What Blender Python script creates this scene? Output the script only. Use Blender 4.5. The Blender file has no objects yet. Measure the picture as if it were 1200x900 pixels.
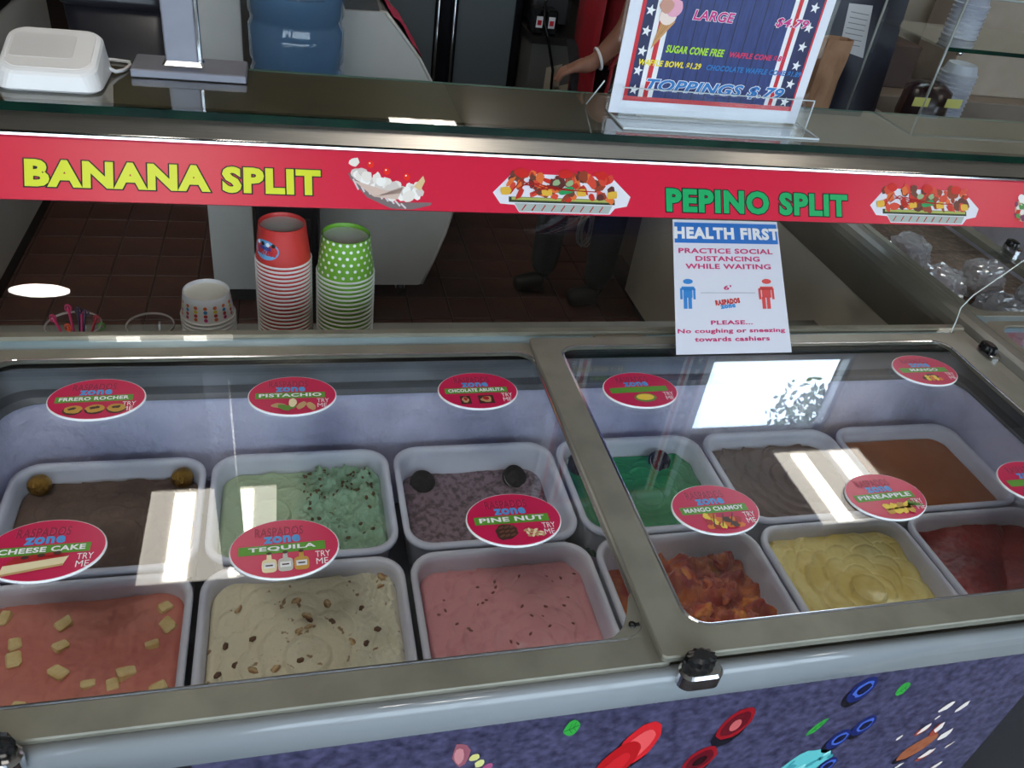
import bpy, bmesh, math, random
from mathutils import Vector, Matrix, noise
random.seed(7)
SC = bpy.context.scene
COL = SC.collection
PI = math.pi
# ------------------------------------------------------------------ camera
FPX = 955.0                                   # focal length in pixels of the 1200x900 frame
RM = [(0.9673733540, -0.2169105409, 0.1309145188),
      (-0.0253638463, -0.5970421060, -0.8018088294),
      (0.2520822669, 0.7723280009, -0.5830643102)]   # rows: right, down, forward in world axes
CAM = Vector((0, 0, 1.65))
cd = bpy.data.cameras.new('camera'); cd.sensor_fit = 'HORIZONTAL'; cd.sensor_width = 36; cd.lens = FPX/1200*36
cd.clip_start = 0.02; cd.clip_end = 200
cam = bpy.data.objects.new('camera', cd); COL.objects.link(cam); SC.camera = cam
m = Matrix([[RM[0][i], -RM[1][i], -RM[2][i]] for i in range(3)]).to_4x4(); m.translation = CAM
cam.matrix_world = m
def ray(px, py):
    q = (px-600, py-450, FPX)
    return Vector([sum(RM[k][i]*q[k] for k in range(3)) for i in range(3)])
def on_z(px, py, z): r = ray(px, py); return CAM + r*((z-CAM.z)/r.z)
def on_y(px, py, y): r = ray(px, py); return CAM + r*(y/r.y)
# ------------------------------------------------------------------ world, exposure
SKY = 9.5
w = bpy.data.worlds.new('sky'); SC.world = w; w.use_nodes = True
bg = w.node_tree.nodes['Background']; bg.inputs[0].default_value = (0.72, 0.86, 1.0, 1); bg.inputs[1].default_value = SKY
vs = SC.view_settings; vs.view_transform = 'Standard'; vs.look = 'None'; vs.gamma = 1; vs.use_curve_mapping = False
vs.exposure = 0.38
SC.cycles.max_bounces = 10; SC.cycles.transparent_max_bounces = 24; SC.cycles.caustics_reflective = False; SC.cycles.caustics_refractive = False
TROFFER = 7.0
CEIL = 3.0
# ------------------------------------------------------------------ materials
def lin(c): c /= 255.0; return c/12.92 if c <= 0.04045 else ((c+0.055)/1.055)**2.4
def S(r, g, b): return (lin(r), lin(g), lin(b), 1)
MATS = {}
def mat(name, c, rough=0.5, metal=0.0, c2=None, scale=20, bump=0.0, bscale=None, emit=0, spec=None, detail=4, ramp=(0.4, 0.6), stretch=None):
    if name in MATS: return MATS[name]
    M = bpy.data.materials.new(name); M.use_nodes = True; nt = M.node_tree; b = nt.nodes['Principled BSDF']
    b.inputs['Base Color'].default_value = c; b.inputs['Roughness'].default_value = rough; b.inputs['Metallic'].default_value = metal
    if spec is not None: b.inputs['Specular IOR Level'].default_value = spec
    if emit:
        b.inputs['Emission Color'].default_value = c; b.inputs['Emission Strength'].default_value = emit
    if c2 or bump:
        tc = nt.nodes.new('ShaderNodeTexCoord'); src = tc.outputs['Object']
        if stretch:
            mp = nt.nodes.new('ShaderNodeMapping'); mp.inputs['Scale'].default_value = stretch
            nt.links.new(src, mp.inputs[0]); src = mp.outputs[0]
    if c2:
        n = nt.nodes.new('ShaderNodeTexNoise'); n.inputs['Scale'].default_value = scale; n.inputs['Detail'].default_value = detail
        nt.links.new(src, n.inputs['Vector'])
        cr = nt.nodes.new('ShaderNodeValToRGB'); cr.color_ramp.elements[0].position = ramp[0]; cr.color_ramp.elements[1].position = ramp[1]
        cr.color_ramp.elements[0].color = c; cr.color_ramp.elements[1].color = c2
        nt.links.new(n.outputs['Fac'], cr.inputs[0]); nt.links.new(cr.outputs[0], b.inputs['Base Color'])
    if bump:
        n2 = nt.nodes.new('ShaderNodeTexNoise'); n2.inputs['Scale'].default_value = bscale or scale; n2.inputs['Detail'].default_value = 5
        nt.links.new(src, n2.inputs['Vector'])
        bp = nt.nodes.new('ShaderNodeBump'); bp.inputs['Strength'].default_value = bump; bp.inputs['Distance'].default_value = 0.01
        nt.links.new(n2.outputs['Fac'], bp.inputs['Height']); nt.links.new(bp.outputs[0], b.inputs['Normal'])
    MATS[name] = M; return M
def glass(name, tint=(1, 1, 1), f0=0.04, body=None, bodyfac=0.0, rough=0.0):
    """thin clear sheet: transparent plus a Schlick reflection, the same from both sides"""
    if name in MATS: return MATS[name]
    M = bpy.data.materials.new(name); M.use_nodes = True; nt = M.node_tree; N = nt.nodes; L = nt.links
    N.remove(N['Principled BSDF']); out = N['Material Output']
    g = N.new('ShaderNodeNewGeometry'); d = N.new('ShaderNodeVectorMath'); d.operation = 'DOT_PRODUCT'
    L.new(g.outputs['Incoming'], d.inputs[0]); L.new(g.outputs['Normal'], d.inputs[1])
    def mth(op, a, bv=None, cl=False):
        x = N.new('ShaderNodeMath'); x.operation = op; x.use_clamp = cl
        for i, v in enumerate((a, bv)):
            if v is None: continue
            if isinstance(v, (int, float)): x.inputs[i].default_value = v
            else: L.new(v, x.inputs[i])
        return x.outputs[0]
    a = mth('ABSOLUTE', d.outputs['Value']); a = mth('SUBTRACT', 1.0, a, True); a = mth('POWER', a, 5.0)
    a = mth('MULTIPLY', a, 1-f0); a = mth('ADD', a, f0, True)
    tr = N.new('ShaderNodeBsdfTransparent'); tr.inputs[0].default_value = (*tint, 1)
    gl = N.new('ShaderNodeBsdfGlossy'); gl.inputs['Roughness'].default_value = rough; gl.inputs[0].default_value = (1, 1, 1, 1)
    base = tr.outputs[0]
    if bodyfac:
        df = N.new('ShaderNodeBsdfDiffuse'); df.inputs[0].default_value = body
        mb = N.new('ShaderNodeMixShader'); mb.inputs[0].default_value = bodyfac
        L.new(tr.outputs[0], mb.inputs[1]); L.new(df.outputs[0], mb.inputs[2]); base = mb.outputs[0]
    mx = N.new('ShaderNodeMixShader'); L.new(a, mx.inputs[0]); L.new(base, mx.inputs[1]); L.new(gl.outputs[0], mx.inputs[2])
    L.new(mx.outputs[0], out.inputs[0]); MATS[name] = M; return M
G_DIM = glass('daylight_dimming_glass', (0.45, 0.46, 0.46), 0.05)  # tint added to the unseen storefront panes to hold back daylight
G_LID = glass('lid_glass', (0.97, 0.985, 0.985))
G_CLEAR = glass('clear_glass', (0.97, 0.985, 0.98))
G_SHELF = glass('shelf_glass', (0.90, 0.94, 0.91), 0.10)
G_ACR = glass('acrylic', (0.97, 0.98, 0.98))
G_BAG = glass('plastic_film', (0.95, 0.95, 0.97), 0.12, (0.9, 0.9, 0.95, 1), 0.4, 0.10)
WHITE = mat('white_print', S(240, 240, 242), 0.5); BLACK = mat('black_print', S(18, 18, 20), 0.5)
RED = mat('banner_red', S(212, 30, 62), 0.32); GREENB = mat('band_green', S(86, 150, 40), 0.4)
MAG = mat('card_magenta', S(198, 22, 78), 0.3)
STEEL = mat('brushed_steel', S(216, 208, 198), 0.36, 1.0, S(206, 198, 189), 30, 0.0, stretch=(.5, 30, 30))
CHROME = mat('chrome', S(215, 215, 218), 0.12, 1.0)
FRAME = mat('lid_frame', S(134, 131, 118), 0.38, 0.25, S(122, 119, 107), 14)
TRACK = mat('track_blue_grey', S(150, 172, 180), 0.3, 0.1, S(140, 160, 168), 9)
RAILM = mat('rail_white', S(138, 142, 146), 0.09, 0.0, S(133, 138, 142), 5)
BLKP = mat('black_plastic', S(16, 16, 18), 0.25, 0, S(24, 24, 26), 40)
FROST = mat('frost', S(206, 204, 230), 0.7, 0, S(150, 148, 178), 6, 0.7, 45, ramp=(0.48, 0.74), detail=8)
COLLAR = mat('inner_collar', S(112, 114, 122), 0.45, 0.2, S(100, 102, 110), 10)
TUBM = mat('tub_plastic', S(224, 224, 238), 0.35, 0, S(212, 212, 230), 12)
# ------------------------------------------------------------------ mesh helpers
class MB:
    def __init__(s): s.v = []; s.f = []; s.mi = []; s.mats = []; s.sm = []
    def slot(s, M):
        if M not in s.mats: s.mats.append(M)
        return s.mats.index(M)
    def face(s, pts, M=None, smooth=False):
        i = len(s.v); s.v += [tuple(p) for p in pts]; s.f.append(tuple(range(i, i+len(pts)))); s.mi.append(s.slot(M) if M else 0); s.sm.append(smooth)
    def raw(s, vs_, fs, M=None, smooth=False):
        i = len(s.v); s.v += [tuple(p) for p in vs_]; k = s.slot(M) if M else 0
        for f in fs: s.f.append(tuple(a+i for a in f)); s.mi.append(k); s.sm.append(smooth)
    def box(s, x0, x1, y0, y1, z0, z1, M=None):
        V = [(x, y, z) for z in (z0, z1) for y in (y0, y1) for x in (x0, x1)]
        s.raw(V, [(0, 2, 3, 1), (4, 5, 7, 6), (0, 1, 5, 4), (2, 6, 7, 3), (0, 4, 6, 2), (1, 3, 7, 5)], M)
    def bbox(s, x0, x1, y0, y1, z0, z1, b=0.003, M=None, smooth=False):
        """box with bevelled edges"""
        def sec(x, y, z): return None
        b = min(b, (x1-x0)/2.01, (y1-y0)/2.01, (z1-z0)/2.01)
        secs = [[(*p, z0) for p in rr(x0+b, x1-b, y0+b, y1-b, b, 2)], [(*p, z0+b) for p in rr(x0, x1, y0, y1, b, 2)],
                [(*p, z1-b) for p in rr(x0, x1, y0, y1, b, 2)], [(*p, z1) for p in rr(x0+b, x1-b, y0+b, y1-b, b, 2)]]
        s.loft(secs, True, True, M, smooth)
    def loft(s, secs, cap0=False, cap1=False, M=None, smooth=False, closed=True):
        n = len(secs[0]); V = [p for q in secs for p in q]; F = []
        for k in range(len(secs)-1):
            for i in range(n if closed else n-1):
                j = (i+1) % n; F.append((k*n+i, k*n+j, (k+1)*n+j, (k+1)*n+i))
        if cap0: F.append(tuple(range(n-1, -1, -1)))
        if cap1: F.append(tuple((len(secs)-1)*n+i for i in range(n)))
        s.raw(V, F, M, smooth)
    def lathe(s, prof, n=32, c=(0, 0, 0), M=None, smooth=True, cap0=False, cap1=False):
        s.loft([[(c[0]+r*math.cos(2*PI*i/n), c[1]+r*math.sin(2*PI*i/n), c[2]+z) for i in range(n)] for r, z in prof], cap0, cap1, M, smooth)
    def tube(s, pts, r, n=8, M=None, caps=True):
        pts = [Vector(p) for p in pts]; secs = []
        for i, p in enumerate(pts):
            t = (pts[min(i+1, len(pts)-1)]-pts[max(i-1, 0)]).normalized()
            a = t.cross(Vector((0, 0, 1)));  a = a if a.length > 0.05 else t.cross(Vector((1, 0, 0)))
            a.normalize(); b = t.cross(a); rr_ = r[i] if isinstance(r, (list, tuple)) else r
            secs.append([tuple(p+(a*math.cos(2*PI*k/n)+b*math.sin(2*PI*k/n))*rr_) for k in range(n)])
        s.loft(secs, caps, caps, M, True)
    def build(s, name, M=None, parent=None, world=True):
        me = bpy.data.meshes.new(name)
        off = parent_loc(parent) if (parent and world) else Vector((0, 0, 0))
        me.from_pydata([(v[0]-off.x, v[1]-off.y, v[2]-off.z) for v in s.v], [], s.f)
        if M and not s.mats: me.materials.append(M)
        else:
            for q in s.mats: me.materials.append(q)
            me.polygons.foreach_set('material_index', s.mi)
        me.polygons.foreach_set('use_smooth', s.sm)
        me.update()
        bm = bmesh.new(); bm.from_mesh(me); bmesh.ops.recalc_face_normals(bm, faces=bm.faces) if not getattr(s, 'keepn', False) else None
        bm.to_mesh(me); bm.free()
        return link(name, me, parent)
def parent_loc(p):
    v = Vector((0, 0, 0))
    while p: v += p.location; p = p.parent
    return v
def link(name, me, parent=None):
    o = bpy.data.objects.new(name, me); COL.objects.link(o); o.parent = parent; return o
def thing(name, label, cat, loc=(0, 0, 0), group=None, rz=0):
    o = bpy.data.objects.new(name, None); COL.objects.link(o); o.location = loc; o.rotation_euler.z = rz; o.empty_display_size = 0.05
    return tag(o, label, cat, group)
def tag(o, label, cat, group=None, kind=None):
    o['label'] = label; o['category'] = cat
    if group: o['group'] = group
    if kind: o['kind'] = kind
    return o
def struct(o): o['kind'] = 'structure'; return o
def rr(x0, x1, y0, y1, r, n=6):
    r = max(min(r, (x1-x0)/2-1e-5, (y1-y0)/2-1e-5), 1e-5); P = []
    for cx, cy, a0 in ((x1-r, y1-r, 0), (x0+r, y1-r, PI/2), (x0+r, y0+r, PI), (x1-r, y0+r, 1.5*PI)):
        for k in range(n+1):
            a = a0+PI/2*k/n; P.append((cx+r*math.cos(a), cy+r*math.sin(a)))
    return P
def ring(mb, o, i, ro, ri, z0, z1, n=6, M=None):
    """flat rectangular frame: outer rect o=(x0,x1,y0,y1), inner rect i"""
    O = rr(*o, ro, n); I = rr(*i, ri, n); b = 0.0015
    mb.loft([[(*p, z0) for p in O], [(*p, z1-b) for p in O], [(*p, z1) for p in rr(o[0]+b, o[1]-b, o[2]+b, o[3]-b, ro, n)],
             [(*p, z1) for p in rr(i[0]-b, i[1]+b, i[2]-b, i[3]+b, ri, n)], [(*p, z1-b) for p in I], [(*p, z0) for p in I], [(*p, z0) for p in O]], M=M)
def copy_tree(o, parent=None):
    c = o.copy(); COL.objects.link(c); c.parent = parent
    for ch in list(o.children): copy_tree(ch, c)
    return c
class Fr:
    """a plane in space: origin, right, up, outward"""
    def __init__(s, O, U, V): s.O = Vector(O); s.U = Vector(U).normalized(); s.V = Vector(V).normalized(); s.N = s.U.cross(s.V).normalized()
    def p(s, u, v, n=0): return s.O+s.U*u+s.V*v+s.N*n
    def hit(s, px, py):
        r = ray(px, py); t = (s.O-CAM).dot(s.N)/r.dot(s.N); q = CAM+r*t-s.O
        c = s.U.dot(s.V); a, b = q.dot(s.U), q.dot(s.V); k = 1-c*c; return (a-b*c)/k, (b-a*c)/k
XY = Fr((0, 0, 0), (1, 0, 0), (0, 1, 0))
TXT = {}
def text_data(body, bold=0.0, shear=0.0, space=1.0):
    k = (body, bold, shear, space)
    if k in TXT: return TXT[k]
    cu = bpy.data.curves.new('t', 'FONT'); cu.body = body; cu.offset = bold; cu.shear = shear; cu.resolution_u = 3; cu.fill_mode = 'FRONT'; cu.space_character = space
    o = bpy.data.objects.new('t', cu); COL.objects.link(o)
    dg = bpy.context.evaluated_depsgraph_get(); me = bpy.data.meshes.new_from_object(o.evaluated_get(dg))
    V = [(v.co.x, v.co.y) for v in me.vertices]; F = [tuple(p.vertices) for p in me.polygons]
    bpy.data.objects.remove(o); bpy.data.curves.remove(cu); bpy.data.meshes.remove(me)
    TXT[k] = (V, F); return V, F
def lettering(mb, fr, body, u0, u1, v0, v1, n, M, bold=0.03, shear=0.0, ref=None, rot=0.0):
    """flat letters fitted into a box of the plane; ref = stroke weight of the fill this outline belongs to"""
    sp = 1.0+2.2*(bold if ref is None else ref)
    V, F = text_data(body, bold, shear, sp)
    R = text_data(body, ref, shear, sp)[0] if ref is not None else V
    a0, a1 = min(p[0] for p in R), max(p[0] for p in R); b0, b1 = min(p[1] for p in R), max(p[1] for p in R)
    cu, cv = (u0+u1)/2, (v0+v1)/2; co, si = math.cos(rot), math.sin(rot)
    Q = []
    for x, y in V:
        u = u0+(x-a0)/(a1-a0)*(u1-u0)-cu; v = v0+(y-b0)/(b1-b0)*(v1-v0)-cv
        Q.append(fr.p(cu+u*co-v*si, cv+u*si+v*co, n))
    mb.raw(Q, F, M)
def blob(mb, fr, u, v, ru, rv, n, M, rot=0, k=14, jit=0.0, seed=0, p=2.0):
    rn = random.Random(seed*31+int(u*9999)+int(v*7777)); P = []
    for i in range(k):
        a = 2*PI*i/k; j = 1+rn.uniform(-jit, jit); c, s_ = math.cos(a), math.sin(a)
        x = ru*j*math.copysign(abs(c)**(2/p), c); y = rv*j*math.copysign(abs(s_)**(2/p), s_)
        P.append(fr.p(u+x*math.cos(rot)-y*math.sin(rot), v+x*math.sin(rot)+y*math.cos(rot), n))
    mb.face(P, M)
def poly(mb, fr, pts, n, M): mb.face([fr.p(u, v, n) for u, v in pts], M)
def stroke(mb, fr, pts, wd, n, M):
    for (a, b), (c, d) in zip(pts, pts[1:]):
        L = math.hypot(c-a, d-b) or 1; x, y = -(d-b)/L*wd/2, (c-a)/L*wd/2
        poly(mb, fr, [(a-x, b-y), (c-x, d-y), (c+x, d+y), (a+x, b+y)], n, M)
def star(mb, fr, u, v, r, n, M, rot=0):
    poly(mb, fr, [(u+(r if i % 2 == 0 else r*0.42)*math.sin(rot+i*PI/5), v+(r if i % 2 == 0 else r*0.42)*math.cos(rot+i*PI/5)) for i in range(10)], n, M)
def skin(name, V, E, R, M, parent=None, sub=2, root=0):
    me = bpy.data.meshes.new(name); off = parent_loc(parent) if parent else Vector((0, 0, 0))
    me.from_pydata([tuple(Vector(v)-off) for v in V], E, []); o = bpy.data.objects.new(name, me); COL.objects.link(o)
    o.modifiers.new('s', 'SKIN'); sv = me.skin_vertices[0].data
    for i, r in enumerate(R): sv[i].radius = r if isinstance(r, (tuple, list)) else (r, r)
    sv[root].use_root = True
    sb = o.modifiers.new('d', 'SUBSURF'); sb.levels = sub; sb.render_levels = sub
    dg = bpy.context.evaluated_depsgraph_get(); m2 = bpy.data.meshes.new_from_object(o.evaluated_get(dg)); m2.name = name
    bpy.data.objects.remove(o); m2.materials.clear(); m2.materials.append(M)
    for p in m2.polygons: p.use_smooth = True; p.material_index = 0
    return link(name, m2, parent)
# ------------------------------------------------------------------ the room
TILE = mat('quarry_tile', S(88, 53, 42), 0.45, 0, S(72, 43, 35), 5, 0.12, 60)
GROUT = mat('grout', S(40, 28, 24), 0.8, 0, S(52, 38, 32), 30)
WALLM = mat('wall_paint', S(150, 138, 124), 0.7, 0, S(142, 130, 116), 3, 0.05, 200)
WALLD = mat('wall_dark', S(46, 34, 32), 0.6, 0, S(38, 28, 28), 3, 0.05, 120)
CEILM = mat('ceiling_tile', S(214, 208, 196), 0.8, 0, S(200, 194, 184), 60, 0.1, 150)
def boxobj(name, x0, x1, y0, y1, z0, z1, M, parent=None, b=0.0):
    q = MB(); q.bbox(x0, x1, y0, y1, z0, z1, b) if b else q.box(x0, x1, y0, y1, z0, z1); return q.build(name, M, parent)
floor = struct(boxobj('floor', -4.1, 5.6, -2.6, 8.1, -0.16, -0.003, GROUT))
tq = MB(); TS = 0.156; tq.bbox(-TS/2+.003, TS/2-.003, -TS/2+.003, TS/2-.003, -0.012, 0, 0.002); tile0 = None
for i in range(17):
    for j in range(9):
        x, y = -1.30+TS*(i+.5), 2.30+TS*(j+.5)
        if tile0 is None: t = tile0 = tq.build('tile', TILE, floor, False)
        else: t = tile0.copy(); COL.objects.link(t)
        t.location = (x, y, 0)
q = MB(); q.box(-4.1, 5.6, -2.6, 3.25, CEIL, CEIL+.1); q.box(-4.1, 1.5, 3.25, 8.1, CEIL, CEIL+.1); struct(q.build('ceiling', CEILM))
struct(boxobj('wall_left', -4.1, -4, -2.5, 8, 0, CEIL, WALLM))
struct(boxobj('wall_right', 5.5, 5.6, -2.5, 3.15, 0, CEIL, WALLM))
struct(boxobj('wall_back', -4, 1.5, 8, 8.1, 0, CEIL, WALLD))
struct(boxobj('wall_side', 1.4, 1.5, 3.25, 8, 0, CEIL, WALLD))
q = MB()
for a in ((1.4, 1.47, 0, CEIL), (1.47, 2.98, 0, 2.40), (1.47, 2.98, 2.985, CEIL), (2.98, 5.5, 0, CEIL)): q.box(a[0], a[1], 3.15, 3.25, a[2], a[3])
struct(q.build('wall_corner', WALLM))
def window(name, x0, x1, z0, z1, y, nx, M, t=0.05, G=None):
    f = MB(); b = .045
    for a in ((x0, x1, z0, z0+b), (x0, x1, z1-b, z1)): f.box(a[0], a[1], y-t/2, y+t/2, a[2], a[3])
    for k in range(nx+1):
        x = x0+(x1-x0)*k/nx; f.box(max(x-b/2, x0), min(x+b/2, x1), y-t/2, y+t/2, z0+b, z1-b)
    o = struct(f.build(name, M))
    for k in range(nx):
        g = MB(); a = x0+(x1-x0)*k/nx+b/2; c = x0+(x1-x0)*(k+1)/nx-b/2
        g.face([(a, y, z0+b), (c, y, z0+b), (c, y, z1-b), (a, y, z1-b)]); g.build('pane', G or G_CLEAR, o)
    return o
ALU = mat('window_aluminium', S(150, 150, 150), 0.4, 0.6, S(140, 140, 142), 8)
window('window_1_offscreen', 1.47, 2.98, 2.40, 2.985, 3.19, 1, ALU)
q = MB()
for a in ((-4, -3.4, 0, CEIL), (5.0, 5.5, 0, CEIL), (-3.4, 5.0, 0, 0.35), (-3.4, 5.0, 2.75, CEIL)): q.box(a[0], a[1], -2.5, -2.4, a[2], a[3])
struct(q.build('wall_front', WALLM))
window('window_2_offscreen', -3.4, -0.6, .35, 2.75, -2.45, 2, ALU, G=G_DIM); window('window_3_offscreen', -0.6, 2.2, .35, 2.75, -2.45, 2, ALU, G=G_DIM); window('window_4_offscreen', 2.2, 5.0, .35, 2.75, -2.45, 2, ALU, G=G_DIM)
struct(boxobj('pavement', -40, 40, -40, -2.6, -0.3, -0.06, mat('pavement', S(150, 148, 142), 0.9, 0, S(130, 128, 122), 2)))
DIFF = mat('light_diffuser', (1.0, 0.93, 0.82, 1), 0.5, emit=TROFFER*0.55); TUBE = mat('light_tube', (1.0, 0.95, 0.86, 1), 0.5, emit=TROFFER*2.2)
LFR = mat('light_frame', S(230, 228, 222), 0.5)
def troffer(x, y, lab):
    t = thing('ceiling_light_offscreen', lab, 'ceiling light', (x, y, CEIL), 'square ceiling lights'); a = .30
    q = MB(); ring(q, (-a, a, -a, a), (-a+.02, a-.02, -a+.02, a-.02), .001, .001, -.02, 0, 1); q.build('frame', LFR, t, False)
    q = MB(); q.box(-a+.02, a-.02, -a+.02, a-.02, -.012, -.004); q.build('diffuser_offscreen', DIFF, t, False)
    for s in (-.13, .13):
        q = MB(); q.box(s-.045, s+.045, -a+.04, a-.04, -.018, -.0125); q.build('tube_offscreen', TUBE, t, False)
# each of these shows in the photograph as a reflection: in the two lids, in the glass shelf top, and as the bright spots on the steel bar
for x, y, l in ((2.87, 2.74, 'square ceiling light above the side freezer'), (-0.4, 2.72, 'square ceiling light above the water jug'), (1.05, 6.5, 'square ceiling light deep in the back room'),
                (-0.55, -.15, 'square ceiling light in front of the display freezer, above its left lid'), (3.6, -.15, 'square ceiling light in front of the display freezer, towards the right wall')):
    troffer(x, y, l)
t = thing('recessed_downlight_offscreen', 'small round recessed ceiling downlight above the end of the counter', 'ceiling light', (-.94, .81, CEIL))
q = MB(); q.lathe([(.11, 0), (.125, 0), (.125, -.006), (.11, -.008), (.105, -.002)], 28); q.build('trim_ring', LFR, t, False)
q = MB(); q.lathe([(.106, -.004)], 28, cap1=True) ; q.f = [tuple(range(28))]; q.mi = [0]; q.sm = [False]; q.build('lamp_face_offscreen', mat('downlight', (1, .94, .86, 1), .5, emit=30), t, False)
# ------------------------------------------------------------------ display freezer
FX0, FX1, FY0, FY1, LZ = -.475, 1.292, .478, 1.148, .90
fz = thing('display_freezer', 'long ice cream display freezer with grey frame and purple fruit print front', 'freezer', (.41, .81, 0))
DARKB = mat('cabinet_dark', S(26, 26, 32), 0.45, 0, S(20, 20, 26), 8)
q = MB(); ring(q, (FX0, FX1, FY0, FY1), (-.437, 1.267, .510, 1.082), .03, .03, .09, .884); q.build('cabinet', DARKB, fz)
boxobj('plinth', FX0+.04, FX1-.04, FY0+.05, FY1-.05, 0, .095, BLKP, fz)
# inner liner, frosted, and grey collar
def shell(name, M, secs, cap, parent):
    q = MB(); q.loft([[(*p, z) for p in rr(*a, r, 6)] for a, r, z in secs], cap, False, M=None, smooth=True); return q.build(name, M, parent)
q = MB(); N_ = 26
top = (-.428, 1.258, .54, 1.074)
secs = [((-.425, 1.255, .520, 1.068), .05, .838), ((-.422, 1.252, .523, 1.062), .06, .825), ((-.418, 1.248, .535, 1.045), .06, .77), ((-.417, 1.247, .540, 1.03), .06, .60)]
shell('frosted_liner', FROST, secs, False, fz)
q = MB(); q.box(-.42, 1.25, .55, 1.04, .585, .60); q.build('liner_floor', FROST, fz)
shell('collar', COLLAR, [((-.437, 1.267, .510, 1.082), .045, .884), ((-.43, 1.26, .513, 1.078), .05, .846), ((-.418, 1.248, .524, 1.06), .055, .836)], False, fz)
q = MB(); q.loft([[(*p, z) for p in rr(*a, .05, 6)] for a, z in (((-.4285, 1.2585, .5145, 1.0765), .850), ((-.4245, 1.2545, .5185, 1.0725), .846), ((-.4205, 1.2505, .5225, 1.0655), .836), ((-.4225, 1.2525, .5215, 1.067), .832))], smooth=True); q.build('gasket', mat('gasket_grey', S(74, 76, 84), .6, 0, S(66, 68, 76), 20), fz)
# rails round the top
def extr(name, prof, x0, x1, M, parent):
    q = MB(); q.loft([[(x, a, b) for a, b in prof] for x in (x0, x1)], True, True, smooth=False); return q.build(name, M, parent)
pr = [(.490, .870)]+[(.480, .889), (.474, .894), (.467, .896), (.462, .893), (.458, .886), (.4565, .876), (.4565, .853), (.459, .848), (.466, .846), (.490, .846)]
o = extr('front_rail', pr, FX0-.005, FX1+.003, RAILM, fz)
for p in o.data.polygons: p.use_smooth = len(p.vertices) == 4
extr('front_track', [(.476, .884), (.476, .8905), (.480, .891), (.4805, .891), (.500, .891), (.510, .884)], FX0, FX1, FRAME, fz)
extr('back_rim', [(1.130, .884), (1.130, .903), (1.133, .906), (1.146, .906), (1.149, .902), (1.149, .884)], FX0, FX1, FRAME, fz)
extr('back_track', [(1.110, .884), (1.110, .895), (1.113, .897), (1.131, .900), (1.131, .884)], FX0, FX1, TRACK, fz)
q = MB(); q.bbox(1.256, 1.292, .478, 1.149, .884, .903, .004); q.build('end_rim', FRAME, fz)
q = MB(); q.bbox(FX0, -.462, .478, 1.149, .884, .903, .004); q.build('end_rim', FRAME, fz)
# printed front panel
SLATE = mat('slate_print', S(42, 40, 62), 0.4, 0, S(84, 80, 110), 90, detail=9, ramp=(0.32, 0.72))
fp = boxobj('front_panel', -.115, .985, .4735, .479, .12, .85, SLATE, fz)
class TallFr(Fr):          # the fruit print is drawn twice as tall as wide on the upright panel
    def p(s, u, v, n=0): return Fr.p(s, u, v*1.9, n)
    def hit(s, px, py): u, v = Fr.hit(s, px, py); return u, v/1.9
PF = TallFr((0, .4735, 0), (1, 0, 0), (0, 0, 1))
def at(px, py): return PF.hit(px, py)
pr_ = lambda n, r, g, b: mat('print_'+n, S(r, g, b), 0.4)
leafg, leafd = pr_('leaf', 52, 160, 62), pr_('leaf_dark', 22, 96, 36)
def leaf(px, py, ru, rv, rot):
    q = MB(); u, v = at(px, py); blob(q, PF, u, v, ru, rv, .0004, leafg, rot, 16, .05, p=1.6)
    stroke(q, PF, [(u-ru*.9*math.cos(rot), v-ru*.9*math.sin(rot)), (u+ru*.9*math.cos(rot), v+ru*.9*math.sin(rot))], .0008, .0007, leafd)
    for s in (-1, 1):
        for k in (-.3, .2): stroke(q, PF, [(u+ru*k*math.cos(rot), v+ru*k*math.sin(rot)), (u+ru*(k+.3)*math.cos(rot)-s*rv*.6*math.sin(rot), v+ru*(k+.3)*math.sin(rot)+s*rv*.6*math.cos(rot))], .0006, .0007, leafd)
    q.build('leaf_print', None, fp)
leaf(670, 853, .010, .009, .3); leaf(1058, 807, .009, .008, .6); leaf(957, 852, .014, .005, .75)
def berry(px, py, r, rot=.4):
    q = MB(); u, v = at(px, py)
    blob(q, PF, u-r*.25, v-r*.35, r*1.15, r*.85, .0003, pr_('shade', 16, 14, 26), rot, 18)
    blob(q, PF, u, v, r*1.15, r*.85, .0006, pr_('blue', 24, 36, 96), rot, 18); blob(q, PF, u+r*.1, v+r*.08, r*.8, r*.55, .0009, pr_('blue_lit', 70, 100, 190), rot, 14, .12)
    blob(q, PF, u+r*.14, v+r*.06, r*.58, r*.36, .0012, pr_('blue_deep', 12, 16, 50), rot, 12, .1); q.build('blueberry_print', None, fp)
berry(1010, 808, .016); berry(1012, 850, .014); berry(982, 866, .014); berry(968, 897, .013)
def cherry(px, py, r, rot=.5, stone=True):
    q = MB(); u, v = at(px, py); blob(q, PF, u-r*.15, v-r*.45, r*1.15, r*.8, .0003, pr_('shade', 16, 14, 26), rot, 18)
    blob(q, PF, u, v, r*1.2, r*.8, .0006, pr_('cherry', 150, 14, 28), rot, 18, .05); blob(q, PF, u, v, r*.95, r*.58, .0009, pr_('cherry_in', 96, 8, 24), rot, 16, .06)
    if stone: blob(q, PF, u, v-r*.05, r*.38, r*.34, .0012, pr_('stone', 196, 92, 92), rot, 12)
    else: blob(q, PF, u, v-r*.05, r*.5, r*.28, .0012, pr_('cherry_pit', 40, 4, 12), rot, 12)
    q.build('cherry_print', None, fp)
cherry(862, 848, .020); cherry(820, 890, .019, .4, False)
q = MB(); u, v = at(748, 872)
blob(q, PF, u-.004, v-.005, .030, .022, .0003, pr_('shade', 16, 14, 26), .75, 20)
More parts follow.
